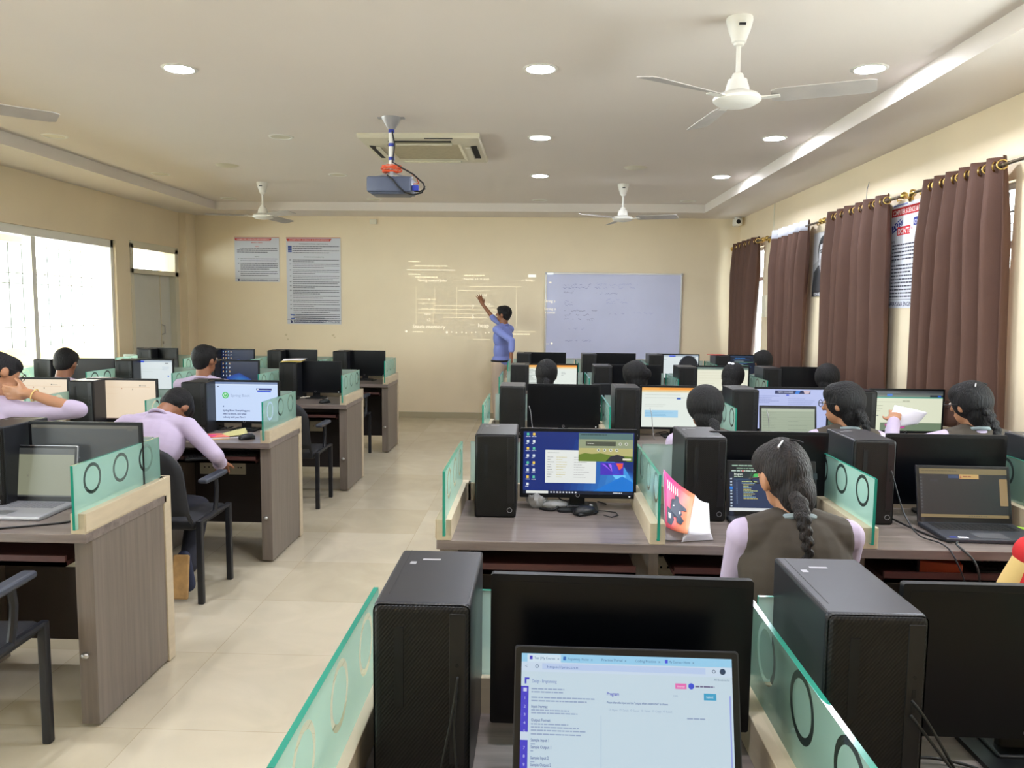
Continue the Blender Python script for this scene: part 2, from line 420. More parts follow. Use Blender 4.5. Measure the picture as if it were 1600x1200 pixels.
# door with fanlight
d = struct('door_1', MB().box((XL-.12, 9.68, 0), (XL-.07, 10.80, 2.0)), mat('pale_grey_door', (206,206,198), .5, noise=.03), bevel=.004)
fr = MB()
for a, b in (((XL-.14, 9.62, 0), (XL+.015, 9.68, 2.37)), ((XL-.14, 10.80, 0), (XL+.015, 10.9, 2.37)), ((XL-.14, 9.62, 2.0), (XL+.015, 10.9, 2.06)), ((XL-.14, 9.62, 2.31), (XL+.015, 10.9, 2.40))): fr.box(a, b)
obj('door_frame', fr, M_acw, d, bevel=.003)
obj('transom_pane', MB().box((XL-.08, 9.68, 2.06), (XL-.075, 10.80, 2.31)), M_glass, d)
obj('door_post_strip', MB().box((XL-.07, 10.50, 0), (XL-.062, 10.52, 2.0)), M_acw, d)
hd = MB().tube([(XL-.07, 10.52, 1.20), (XL-.02, 10.52, 1.22), (XL-.02, 10.52, 1.32), (XL-.07, 10.52, 1.34)], .009); obj('door_handle', hd, M_steel, d, smooth=True)
obj('lock', MB().cyl((XL-.07, 10.54, 1.09), (XL-.045, 10.54, 1.09), .02), M_steel, d, smooth=True)

# corridor outside the left window: parapet wall, pillar, beam, railing grille, floor
M_out = mat('corridor_cream_paint', (200,176,126), .8)
m = MB(); XO = -7.6
m.box((XO-.15, -4, 0), (XO, 16, .95)); struct('wall_corridor_parapet', m, M_out)
struct('floor_corridor', MB().box((XO-.15, -4, -.1), (XL-.2, 16, 0)), M_floor)
struct('wall_corridor_beam', MB().box((XO-.2, -4, 2.48), (XO+.05, 16, 3.1)), M_out)
struct('ceiling_corridor', MB().box((XO-.2, -4, 3.1), (XL-.2, 16, 3.2)), M_out)
struct('trim_3', MB().box((XO-.16, 9.35, .95), (XO+.1, 10.05, 2.48)), M_out)
struct('wall_corridor_end', MB().box((XO-.2, 15.8, 0), (XL-.2, 16, 3.1)), M_out)
M_iron = mat('grey_painted_iron', (46,48,46), .5)
g = MB()
for i in range(64): y = -3.6+i*.30; g.cyl((XO-.06, y, .95), (XO-.06, y, 2.48), .010, n=6)
for z in (1.25, 1.9, 2.05): g.cyl((XO-.06, -3.9, z), (XO-.06, 15.7, z), .010, n=6)
tag(obj('railing', g, M_iron), 'thin iron bar grille above the corridor parapet outside the left window', 'railing')

# right windows: reveal, frame, grille
for i, (y0, y1, z0, z1) in enumerate(WINR):
    fr = MB(); x0, x1 = XR+.06, XR+.12
    fr.box((x0, y0, z1-.04), (x1, y1, z1)); fr.box((x0, y0, z0), (x1, y1, z0+.04)); fr.box((x0, y0, z0), (x1, y0+.04, z1)); fr.box((x0, y1-.04, z0), (x1, y1, z1)); fr.box((x0, (y0+y1)/2-.02, z0), (x1, (y0+y1)/2+.02, z1)); fr.box((x0, y0, 2.0), (x1, y1, 2.05))
    f = struct('window_%d' % (i+3), fr, M_silver)
    g = MB(); k = int((y1-y0)/.075)
    for j in range(1, k): y = y0+(y1-y0)*j/k; g.cyl((XR+.145, y, z0), (XR+.145, y, z1), .003, n=5)
    z = z0+.04
    while z < z1: g.cyl((XR+.145, y0, z), (XR+.145, y1, z), .003, n=5); z += .05
    z = z0+.12
    while z < z1: g.box((XR+.16, y0, z-.006), (XR+.17, y1, z+.006)); z += .2
    obj('window_grille', g, M_blackm, f)
    obj('pane', MB().box((x0+.02, y0+.03, z0+.03), (x0+.024, y1-.03, z1-.03)), M_glass, f)
    portal((XR+.22, (y0+y1)/2, (z0+z1)/2), (0, PI/2, 0), z1-z0, y1-y0)

# ------------------------------------------------------------------ ceiling fittings
def downlight(x, y, lit, label):
    t = thing('ceiling_light', label, 'ceiling light', (x, y, ZT), 0, 'recessed ceiling lights')
    obj('trim_ring', MB().lathe([(.080, -.001), (.083, -.006), (.098, -.006), (.104, -.001), (.104, 0)], 32), M_white, t, smooth=True)
    if lit: obj('diffuser', MB().lathe([(0, -.004), (.05, -.004), (.081, -.003), (.083, -.001)], 32), M_lamp, t, smooth=True)
    else:
        obj('diffuser', MB().lathe([(0, .0), (.06, -.002), (.080, -.001)], 32), M_acw, t, smooth=True)
    return t
cols = [(-4.1, 'on the left window side'), (-2.17, 'left of the projector'), (-.01, 'in the middle column'), (1.9, 'nearest the curtained wall')]
rowsY = [(1.05, 'unseen fill added above the camera'), (2.9, 'unseen fill added over the nearest desks'), (4.75, 'in the front row of lights'), (6.6, 'in the second row of lights'), (8.45, 'in the third row of lights'), (10.3, 'in the last row of lights')]
litset = {(1,0),(1,1),(1,2),(2,0),(2,1),(2,2),(3,0),(3,1),(3,2),(2,3),(3,3),(2,4),(3,4)}  # the two nearest rows are unseen lamps added as fill light
for i, (x, a) in enumerate(cols):
    for j, (y, b) in enumerate(rowsY):
        if i == 0 and j < 3: continue
        lit = (i, j) in litset
        downlight(x, y, lit, '%s round ceiling light %s, %s' % ('lit white' if lit else 'unlit', a, b))
for x, y, w in ((-3.16, 7.92, 'left of the projector'), (.94, 7.95, 'in front of the far right fan')):
    tag(obj('ceiling_fitting', MB().lathe([(0, -.022), (.06, -.018), (.10, -.008), (.115, 0)], 28), M_acw, loc=(x, y, ZT), smooth=True), 'round cream fitting on the ceiling %s' % w, 'ceiling fitting')

def fan(x, y, ang, label):
    t = thing('ceiling_fan', label, 'ceiling fan', (x, y, ZT), 0, 'white ceiling fans')
    obj('canopy', MB().lathe([(0,0),(.062,0),(.064,-.012),(.052,-.06),(.036,-.10),(.034,-.115),(.026,-.12),(.024,-.13),(.012,-.135)], 28), M_white, t, smooth=True)
    obj('name_plate', MB().box((-.016, -.062, -.052), (.016, -.054, -.042)), M_case, t)
    obj('down_rod', MB().cyl((0,0,-.13), (0,0,-.27), .011), M_white, t, smooth=True)
    obj('motor', MB().lathe([(.012,-.255),(.024,-.262),(.028,-.272),(.03,-.285),(.045,-.29),(.047,-.30),(.055,-.325),(.058,-.345),(.05,-.35),(.07,-.355),(.10,-.362),(.115,-.378),(.114,-.39),(.10,-.402),(.094,-.404),(.085,-.410),(.04,-.418),(0,-.42)], 36), M_white, t, smooth=True)
    for k in range(3):
        b = MB(); a = math.radians(ang+120*k); T = Matrix.Rotation(a, 4, 'Z')
        N = 14; vs = []
        for q in range(N+1):
            s = q/N; r = .16+.46*s; w = .056+.010*s; w *= (1 if s < .97 else .8)*(1 if s > .05 else .75); sw = -.012*s
            tw = -math.radians(17-5*s); droop = -.004*s
            for u in (-1, 1):
                vs.append((r, u*w*math.cos(tw)+sw, -.378+u*w*math.sin(tw)+droop+.002)); vs.append((r, u*w*math.cos(tw)+sw, -.378+u*w*math.sin(tw)+droop-.002))
        fs = []
        for q in range(N):
            i = q*4; j = i+4; fs += [(i,j,j+2,i+2),(i+1,i+3,j+3,j+1),(i,i+1,j+1,j),(i+2,j+2,j+3,i+3)]
        fs += [(0,2,3,1),(N*4,N*4+1,N*4+3,N*4+2)]
        b.add(vs, fs, 0, T); bl = obj('blade', b, M_blade, t)
        br = MB().box((.09, -.022, -.386), (.20, .022, -.381), 0, T); obj('blade_bracket', br, M_white, bl)
    return t
M_blade = mat('dusty_white_blade', (178,172,166), .4, noise=.14, nscale=5)
fan(.95, 3.95, 218, 'white ceiling fan nearest the camera on the right')
fan(-3.15, 3.95, 42, 'white ceiling fan at the upper left edge, only one blade in view')
fan(-3.18, 8.98, 200, 'white ceiling fan far left in front of the two wall posters')
fan(.93, 8.98, 340, 'white ceiling fan far right in front of the whiteboard')

# cassette air conditioner
t = thing('air_conditioner', 'cream four-way cassette air conditioner in the ceiling behind the projector', 'air conditioner', (-1.0, 6.98, ZT))
m = MB(); S = .50; SY = .54
prof = [(S, 0), (S, -.02), (S-.01, -.04), (.33, -.055)]
def frame(m, a, az, b, bz, ky=1.08):
    P = []
    for r, z in ((a, az), (b, bz)):
        P += [(-r, -r*ky, z), (r, -r*ky, z), (r, r*ky, z), (-r, r*ky, z)]
    m.add(P, [(i, (i+1) % 4, 4+(i+1) % 4, 4+i) for i in range(4)])
for (a, az), (b, bz) in zip(prof, prof[1:]): frame(m, a, az, b, bz)
frame(m, .33, -.055, .30, -.045)
obj('fascia', m, M_acw, t)
m = MB().box((-.30, -.32, -.045), (.30, .32, -.035))
obj('return_grille', m, mat('beige_grille', (176,166,136), .5, noise=.1, nscale=30), t)  # grille in a darker beige than the fascia
for k in range(4):
    T = Matrix.Rotation(k*PI/2, 4, 'Z'); L_ = .26
    o_ = obj('air_slot', MB().box((-L_, -.455, -.0505), (L_, -.405, -.045), 0, T), M_dark, t)
    obj('louvre', MB().box((-L_, -.40, -.066), (L_, -.36, -.058), 0, T), M_acw, t)
obj('display_strip', MB().box((.05, -.53, -.045), (.28, -.515, -.035)), M_case, t)

# projector
t = thing('projector', 'dark grey ceiling projector hanging on a white pole with orange and black cables', 'projector', (-1.12, 5.94, ZT))
obj('ceiling_plate', MB().lathe([(0,0),(.075,0),(.07,-.012),(.03,-.08),(.02,-.09)], 20).box((-.10,-.02,-.008),(.10,.02,0)), M_silver, t, smooth=True)
obj('pole', MB().cyl((0,0,-.07), (0,0,-.36), .021), M_white, t, smooth=True)
for z in (-.10, -.20, -.30): obj('pole_band', MB().cyl((0,0,z-.012), (0,0,z+.012), .0225), M_bluep, t, smooth=True)
obj('housing', MB().rbox((-.165, -.12, -.56), (.165, .13, -.445), .014).rbox((-.14,-.10,-.572),(.14,.10,-.55), .01), mat('slate_projector', (78,86,106), .4), t, smooth=True)
obj('mount_arm', MB().tube([(-.15,0,-.44),(-.08,0,-.425),(0,0,-.40),(.08,0,-.425),(.15,0,-.44)], .006).cyl((0,0,-.445),(0,0,-.35),.014).cyl((-.15,0,-.45),(-.15,0,-.43),.008).cyl((.15,0,-.45),(.15,0,-.43),.008), M_silver, t, smooth=True)
obj('lens', MB().cyl((.06,.12,-.50),(.06,.16,-.50),.035), M_black, t, smooth=True)
rg = random.Random(3); pts = []
for i in range(90):
    a = i*.55; pts.append((.075*math.cos(a)+rg.uniform(-.006,.006), .05*math.sin(a), -.375+.022*math.sin(a*.37)+rg.uniform(-.004,.004)))
obj('coiled_cable', MB().tube(pts, .0035, 5), M_orange, t, smooth=True)
obj('orange_lead', MB().tube([(.04,0,-.36),(.12,-.01,-.385),(.19,-.02,-.44),(.21,-.03,-.485),(.175,-.05,-.49)], .004, 6), M_orange, t, smooth=True)
obj('black_lead', MB().tube([(.01,-.02,-.10),(.028,-.02,-.2),(.015,-.03,-.33),(.08,-.04,-.37),(.17,-.05,-.42),(.25,-.06,-.49),(.26,-.06,-.53),(.22,-.06,-.55),(.18,-.06,-.545)], .006, 6), M_rubber, t, smooth=True)
obj('spiral_wrap', MB().tube([(-.01,-.125,-.44),(.03,-.127,-.47),(.07,-.127,-.52),(.12,-.125,-.565),(.18,-.11,-.58),(.24,-.08,-.56),(.26,-.06,-.51)], .006, 6), M_rubber, t, smooth=True)
obj('video_plug', MB().rbox((.168,-.09,-.545),(.215,-.05,-.505),.004), M_bluep, t)

# ------------------------------------------------------------------ back wall: whiteboard, posters, projected slide
BW = YB-.002
t = thing('whiteboard', 'large whiteboard with faint blue handwriting on the back wall', 'whiteboard', (1.06, YB, .88))
w = .975; hgt = 1.245
obj('panel', MB().box((-w, -.02, 0), (w, -.003, hgt)), M_board, t)
m = MB(); 
for a, b in (((-w,-.028,0),(-w+.022,0,hgt)), ((w-.022,-.028,0),(w,0,hgt)), ((-w,-.028,hgt-.022),(w,0,hgt)), ((-w,-.028,0),(w,0,.022))): m.box(a, b)
obj('frame', m, M_alu, t, bevel=.002)
for sx in (-1, 1): obj('corner_cap', MB().box((sx*w-.02 if sx > 0 else -w-.003, -.031, hgt-.03), (w+.003 if sx > 0 else -w+.02, 0, hgt+.003)), M_silver, t)
p = Pic(1900, 1200, (0,0,0), False); rg = random.Random(5)
def scribble(p, x, y, w, n, dy, h, c, seed):
    rg = random.Random(seed)
    for i in range(n):
        if p.mb.f: p.flush('handwriting', M_print, t, (0, -.0205, .02))
        xx = x; end = x+w*rg.uniform(.6, 1)
        P = []; F = []
        while xx < end:
            L_ = rg.uniform(.5, 1.1)*h; yb = y+i*dy+rg.uniform(-.5,.5)*h; yt = yb+rg.uniform(-.7,.7)*h; k = len(P); th = h*.16
            P += [(xx,yb),(xx+L_,yt),(xx+L_,yt-th),(xx,yb-th)]; F.append((k,k+1,k+2,k+3)); xx += L_*.8
            if rg.random() < .16: xx += h*rg.uniform(1, 4)
        p._add(P, F, c)
ink = (108,118,180); ink2 = (158,166,216); ink3 = (90,94,145)
scribble(p, 230, 150, 600, 2, 42, 26, ink, 1); scribble(p, 700, 140, 620, 2, 46, 24, ink2, 2); scribble(p, 240, 255, 190, 1, 30, 24, ink3, 3); scribble(p, 700, 270, 460, 1, 30, 22, ink, 4)
scribble(p, 250, 385, 160, 2, 50, 22, ink, 5); scribble(p, 250, 520, 560, 3, 58, 26, ink3, 6); scribble(p, 900, 560, 290, 1, 30, 20, ink, 7); scribble(p, 1250, 545, 420, 1, 30, 20, ink2, 8)
scribble(p, 320, 780, 260, 1, 30, 24, ink, 9); scribble(p, 270, 950, 520, 1, 30, 24, ink, 10); scribble(p, 850, 360, 380, 2, 40, 26, ink2, 11)
p.make('handwriting', M_print, t, (0, -.0205, .02))

def poster(name, w, h, label, pos, draw, rot=None):
    t = thing(name, label, 'poster', pos)
    if rot: t.rotation_euler = rot
    obj('sheet', MB().box((-w/2000, -.004, 0), (w/2000, 0, h/1000)), M_paper, t)
    p = Pic(w, h, (206,208,216)); draw(p); p.make('print', M_print, t, (0, -.0045, 0))
    return t
INK = (58,60,78); RED = (198,70,62); NAVY = (44,46,92)
def footer(p, s):
    w, h = p.w, p.h
    p.rect(0, h-s*1.55, w, s*.08, NAVY); p.poly([(w*.06,h-s*1.2),(w*.10,h-s*1.2),(w*.10,h-s*.5),(w*.08,h-s*.3),(w*.06,h-s*.5)], NAVY)
    p.text('NARAYANA ENGINEERING COLLEGE', w*.12, h-s*.4, s*.9, NAVY, True, width=w*.85)
def head(p, s):
    w = p.w
    p.rect(0, 0, w, s*.35, (170,80,72)); p.poly([(0,s*.7),(w*.84,s*.7),(w*.81,s*2.1),(w*.02,s*2.1)], RED)
    p.text('COMPUTER SCIENCE & ENGINEERING', w*.05, s*1.75, s*.95, (240,225,225), True, width=w*.74)
def dr1(p):
    head(p, 24); p.text('MISSION & VISION', 325, 84, 20, RED, True, align='C'); p.text('VISION', 325, 138, 18, RED, True, align='C')
    p.dashes(35, 155, 590, 3, 28, 9, INK, seed=1, justify=True, indent=40); p.text('MISSION', 325, 285, 18, INK, True, align='C')
    p.dashes(80, 305, 545, 2, 28, 9, INK, seed=2, justify=True); p.dashes(80, 368, 545, 4, 28, 9, INK, seed=3, justify=True); p.dashes(80, 488, 545, 3, 28, 9, INK, seed=4, justify=True)
    p.bars([(45,305,18,9),(45,368,18,9),(45,488,18,9)], INK); footer(p, 34)
poster('poster', 650, 640, 'small notice poster with red heading, left one on the back wall', (-4.09, YB-.003, 1.953), dr1)
def dr2(p):
    head(p, 26); p.text('PROGRAM EDUCATIONAL OBJECTIVES (PEOs)', 400, 100, 18, INK, True, width=420, align='C')
    for i, y in enumerate((125, 185)): p.dashes(90, y, 680, 2, 30, 9, INK, seed=20+i, justify=True)
    p.rect(25, 120, 55, 30, (60,84,160)); p.rect(25, 155, 55, 36, (60,84,160)); p.rect(25, 200, 55, 14, (60,84,160))
    p.text('PROGRAM OUTCOMES (POs)', 400, 285, 18, INK, True, width=290, align='C')
    y = 318
    for i, n in enumerate((2,3,3,3,2,2,3,2,2,2,3,3,2)):
        p.dashes(90, y, 680, n, 25, 8, INK, seed=30+i, justify=True); p.bars([(45,y,24,8)], INK); y += n*25+10
    p.text('PROGRAM SPECIFIC OUTCOMES (PSOs)', 400, 1085, 18, INK, True, width=380, align='C')
    for i, y in enumerate((1105, 1158)): p.dashes(125, y, 650, 2, 24, 8, INK, seed=50+i, justify=True); p.rect(55, y, 52, 18, (60,84,160))
    footer(p, 40)
poster('poster', 790, 1245, 'tall notice poster with many text lines, right one on the back wall', (-3.265, YB-.003, 1.35), dr2)
# projected slide: projector light drawn as faintly glowing shapes, next to the teacher
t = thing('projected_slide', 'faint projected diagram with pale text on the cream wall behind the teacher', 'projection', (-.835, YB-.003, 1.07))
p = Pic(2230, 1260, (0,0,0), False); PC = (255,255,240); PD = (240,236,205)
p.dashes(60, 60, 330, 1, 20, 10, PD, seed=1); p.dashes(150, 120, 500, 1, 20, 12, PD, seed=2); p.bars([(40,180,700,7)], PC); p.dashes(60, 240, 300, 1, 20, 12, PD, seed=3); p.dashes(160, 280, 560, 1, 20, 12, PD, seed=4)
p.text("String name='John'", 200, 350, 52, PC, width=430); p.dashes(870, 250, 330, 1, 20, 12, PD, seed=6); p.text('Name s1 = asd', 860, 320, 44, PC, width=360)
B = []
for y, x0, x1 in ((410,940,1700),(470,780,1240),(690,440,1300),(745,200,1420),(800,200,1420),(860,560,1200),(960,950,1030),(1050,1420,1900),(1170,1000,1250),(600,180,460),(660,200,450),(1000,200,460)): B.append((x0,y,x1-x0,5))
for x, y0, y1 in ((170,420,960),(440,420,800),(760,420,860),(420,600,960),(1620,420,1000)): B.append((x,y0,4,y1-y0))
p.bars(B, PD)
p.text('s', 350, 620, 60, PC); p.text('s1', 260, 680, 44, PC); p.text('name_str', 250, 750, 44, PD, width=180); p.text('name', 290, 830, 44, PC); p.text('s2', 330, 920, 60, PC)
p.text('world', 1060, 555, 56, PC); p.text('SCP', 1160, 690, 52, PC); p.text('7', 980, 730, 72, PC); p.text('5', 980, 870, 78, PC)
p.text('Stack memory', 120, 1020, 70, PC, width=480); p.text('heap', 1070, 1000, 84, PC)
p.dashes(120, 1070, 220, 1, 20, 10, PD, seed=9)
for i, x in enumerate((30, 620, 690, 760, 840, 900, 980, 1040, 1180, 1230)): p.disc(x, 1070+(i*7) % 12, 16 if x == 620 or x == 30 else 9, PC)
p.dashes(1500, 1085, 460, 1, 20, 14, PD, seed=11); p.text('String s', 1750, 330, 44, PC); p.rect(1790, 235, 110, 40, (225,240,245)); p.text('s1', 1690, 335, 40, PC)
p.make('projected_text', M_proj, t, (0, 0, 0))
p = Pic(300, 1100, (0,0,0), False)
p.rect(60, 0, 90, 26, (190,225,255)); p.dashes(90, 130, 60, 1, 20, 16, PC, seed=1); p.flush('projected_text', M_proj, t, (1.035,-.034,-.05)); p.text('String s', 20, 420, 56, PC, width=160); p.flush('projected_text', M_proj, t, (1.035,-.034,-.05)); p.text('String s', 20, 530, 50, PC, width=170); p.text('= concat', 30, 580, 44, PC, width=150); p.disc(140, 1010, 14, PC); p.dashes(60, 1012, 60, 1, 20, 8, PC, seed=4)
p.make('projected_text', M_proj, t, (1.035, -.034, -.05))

tag(obj('wall_socket', MB().rbox((-.05,-.03,0),(.05,0,.07),.004).box((-.012,-.032,.045),(.012,-.029,.052),0).box((-.02,-.032,.02),(.02,-.03,.024),0), M_ivory, loc=(-2.39, YB, 2.79)), 'small cream socket box on the back wall just under the ceiling soffit', 'socket box')
# stains / old glue marks on the back wall stay as shaped marks in paint
p = Pic(2000, 900, (0,0,0), False); rg = random.Random(9)
for x, y, s in ((215,60,28),(240,120,22),(905,60,34),(930,90,20),(1410,560,26),(1300,700,18)):
    pts = [(x+s*rg.uniform(.4,1.1)*math.cos(a*PI/4), y+s*rg.uniform(.3,1)*math.sin(a*PI/4)) for a in range(8)][::-1]
    p.poly(pts[::-1], (214,196,158))
o = p.make('wall_mark', M_print, None, (-3.0+.1, YB-.0008, .35)); tag(o, 'small shaped plaster repair marks low on the back wall', 'wall marks')

# security camera
t = thing('security_camera', 'small white security camera in the far right corner under the soffit', 'camera', (2.74, 11.1, ZS))
obj('bracket', MB().cyl((0,0,0),(0,0,-.015),.045).cyl((.03,0,0),(.03,0,-.07),.008), M_white, t, smooth=True)
obj('body', MB().rbox((-.055,-.10,-.12),(.045,.08,-.02),.02), M_white, t, smooth=True); obj('lens', MB().cyl((-.01,-.105,-.07),(-.01,-.095,-.07),.03), M_dark, t, smooth=True)
t = thing('switch_box', 'cream switch box on the curtained wall between the two farthest curtains', 'switch box', (XR, 9.82, 1.53))
obj('housing', MB().rbox((-.045,-.09,0),(0,.09,.27),.006), M_ivory, t); obj('lid', MB().box((-.05,-.08,.14),(-.045,.08,.26)), M_ivory, t)

# ------------------------------------------------------------------ curtains
def curtain(y0, y1, ztop, zbot, npl, label, flare=(0,0), header=None, seed=1, tie=0):
    t = thing('curtain', label, 'curtain', (2.71, (y0+y1)/2, 0), 0, 'brown eyelet curtains'); yc = (y0+y1)/2
    rg = random.Random(seed); N = npl*16; K = 34; vs = []; ph = [rg.uniform(-.5,.5) for _ in range(6)]
    for k in range(K+1):
        s = k/K; z = ztop+(zbot-ztop)*s
        for i in range(N+1):
            u = i/N; a0 = y0+flare[0]*s; a1 = y1+flare[1]*s
            wob = .25*math.sin(5*u+ph[0]+2*s)*s + .18*math.sin(11*u+ph[1]-3*s)*s
            y = a0+(a1-a0)*u + .012*math.sin(9*u+4*s+ph[2])*s
            x = (.072+.016*math.sin(17*u+seed))*(.48+.52*min(1, s*4))*math.sin(2*PI*npl*u + wob*2.2)*(1-.25*s*(.5+.5*math.sin(7*u+ph[3]))) + .02*s*math.sin(3*u+ph[4])
            vs.append((x, y-yc, z))
    fs = [(k*(N+1)+i, k*(N+1)+i+1, (k+1)*(N+1)+i+1, (k+1)*(N+1)+i) for k in range(K) for i in range(N)]
    def sub(name, k0, k1, m, off=0):
        b = MB(); b.add([(v[0]-off, v[1], v[2]) for v in vs[k0*(N+1):(k1+1)*(N+1)]], [f for f in [(k*(N+1)+i, k*(N+1)+i+1, (k+1)*(N+1)+i+1, (k+1)*(N+1)+i) for k in range(k1-k0) for i in range(N)]])
        o = obj(name, b, m, t, smooth=True, sharp=False); sm = o.modifiers.new('thick', 'SOLIDIFY'); sm.thickness = .003; return o
    if header: sub('cloth', 0, K, M_curt); hb = sub('header_band', 0, 2, header, .004)
    else: sub('cloth', 0, K, M_curt)
    if not header:
        for q in range(2*npl):
            u = (q+.5)/(2*npl)*1.0; yy = y0+(y1-y0)*(q/(2*npl)) - yc
            if q % 2 == 0 or True:
                R_ = Matrix.Translation((0, yy, ztop-.055)) @ Matrix.Rotation(PI/2*(.0) + (.6 if q % 2 else -.6), 4, 'Z') @ Matrix.Rotation(PI/2, 4, 'X')
                obj('eyelet', MB().tube([(.027*math.cos(a*PI/8), .027*math.sin(a*PI/8), 0) for a in range(16)], .0055, 6, closed=True, T=R_), M_brass, t, smooth=True)
    return t
def rod(y0, y1, label):
    t = thing('curtain_rod', label, 'curtain rod', (2.72, (y0+y1)/2, 2.475)); yc = (y0+y1)/2
    obj('rod', MB().cyl((0, y0-yc, 0), (0, y1-yc, 0), .011), mat('antique_steel', (110,98,80), .35, metal=.8), t, smooth=True)
    for y in (y0, y1):
        s = -1 if y == y0 else 1
        obj('finial', MB().lathe([(0,.0),(.014,.004),(.016,.012),(.010,.018),(.024,.03),(.028,.045),(.02,.06),(0,.066)], 16, T=Matrix.Translation((0, y-yc, 0)) @ Matrix.Rotation(-s*PI/2, 4, 'X')), M_brass, t, smooth=True)
    for y in (y0+.07, y1-.07): obj('bracket', MB().cyl((.0, y-yc, -.0), (.108, y-yc, -.0), .008).cyl((.095, y-yc, 0), (.11, y-yc, 0), .03).tube([(0,y-yc,-.011),(.0,y-yc,-.025),(.03,y-yc,-.02)],.006,6), M_brass, t, smooth=True)
curtain(4.78, 5.70, 2.53, .86, 6, 'brown eyelet curtain nearest the camera, right of the rules poster', (-.10, .06), seed=2)
curtain(6.30, 7.52, 2.53, .84, 6, 'brown eyelet curtain between the portrait and the rules poster', (-.06, .02), seed=3)
curtain(8.10, 9.22, 2.53, .84, 6, 'brown curtain with a white and grey header band, left of the portrait', (.12, -.06), header=mat('white_header_cloth', (216,218,232), .7, bump=.1), seed=4)
curtain(9.92, 11.1, 2.53, .84, 5, 'brown curtain farthest from the camera, in the back right corner', (.22, .0), seed=6)
rod(4.45, 5.86, 'brass ended curtain rod carrying the nearest brown curtain'); rod(6.08, 7.63, 'brass ended curtain rod above the curtain left of the rules poster'); rod(7.80, 9.50, 'brass ended curtain rod of the curtain with the white header'); rod(9.76, 11.2, 'brass ended curtain rod of the farthest curtain')
# rules poster and portrait (face -X)
def rules(p):
    w = p.w; p.rect(0, 0, w, p.h, (224,226,234)); p.poly([(0,30),(w*.9,30),(w*.88,95),(0,95)], (200,44,48)); p.text('COMPUTER SCIENCE & ENGINEERING', 20, 82, 52, (245,235,235), True, width=w*.84)
    p.rect(w*.78, 0, w*.22, 14, (200,44,48)); p.rect(w*.03, 4, w*.3, 12, (120,130,180))
    p.poly([(10,165),(170,115),(185,170),(25,225)], (44,60,150)); p.text("DO'S", 30, 205, 66, (235,238,250), True, slope=-.25); p.text('&', 170, 165, 50, (44,60,150), True)
    p.rect(110, 180, 215, 66, (206,36,44)); p.text("DON'Ts", 120, 236, 60, (240,240,240), True); p.text('in', 335, 215, 36, (206,36,44))
    p.rect(375, 130, 400, 60, (44,60,150)); p.text('COMPUTER LAB', 385, 180, 48, (240,240,250), True, width=370)
    p.text("DO'S", 22, 300, 24, INK, True); p.text("DON'Ts", 22, 455, 24, INK, True)
    for i in range(5): p.dashes(40, 315+i*28, 640, 1, 20, 11, INK, seed=60+i)
    for i in range(10): p.dashes(40, 475+i*27, 680, 1, 20, 11, INK, seed=70+i, indent=4)
    p.rect(0, 745, w, 3, INK); p.text('NARAYANA ENGINEERING COLLEGE', 12, 797, 46, NAVY, True, width=w*.96)
poster('poster', 800, 812, 'white lab rules poster with red and blue headings between two brown curtains', (XR-.003, 6.06, 1.64), rules, (0,0,-PI/2))
def portrait(p):
    w, h = p.w, p.h; G = lambda v: (v,v,v+3)
    p.rect(0, 0, w, h, G(176)); p.poly([(0,0),(w,0),(w,h*.2),(0,h*.5)], G(205))
    p.poly([(30,h*.62),(150,h*.52),(240,h*.50),(430,h*.50),(560,h*.55),(w,h*.62),(w,h*.92),(0,h*.92)], G(62))
    p.poly([(190,h*.5),(260,h*.8),(330,h*.5)], G(232)); p.poly([(245,h*.56),(285,h*.56),(300,h*.85),(240,h*.85)], G(50))
    p.disc(265, h*.30, 128, G(52), ry=155); p.disc(275, h*.345, 112, G(206), ry=150); p.poly([(170,h*.42),(200,h*.55),(330,h*.55),(375,h*.42)], G(196))
    p.poly([(330,h*.2),(385,h*.3),(370,h*.45),(320,h*.52),(340,h*.4)], G(150))
    for x in (220, 325): p.disc(x, h*.315, 26, G(120), ry=12); p.disc(x, h*.317, 9, G(30)); p.poly([(x-36,h*.28),(x+34,h*.265),(x+34,h*.285),(x-36,h*.297)], G(45))
    p.poly([(268,h*.32),(250,h*.41),(292,h*.415),(280,h*.32)], G(160)); p.disc(272, h*.465, 34, G(110), ry=7); p.poly([(140,h*.22),(160,h*.16),(260,h*.10),(370,h*.16),(388,h*.24),(330,h*.18),(200,h*.19)], G(40))
    p.rect(0, h*.92, w, h*.08, G(30)); p.text('VON-NE', 60, h*.985, 46, G(235), True)
poster('poster', 640, 645, 'black and white portrait poster of a person in a suit, partly behind a curtain', (XR-.003, 7.915, 1.757), portrait, (0,0,-PI/2))
# thin loose wire above the rules poster
tag(obj('wall_wire', MB().tube([(XR-.004, 6.95, 2.72), (XR-.006, 6.98, 2.66), (XR-.004, 6.99, 2.52)], .003, 6), M_silver, smooth=True), 'short loose grey wire on the curtained wall above the rules poster', 'wire')

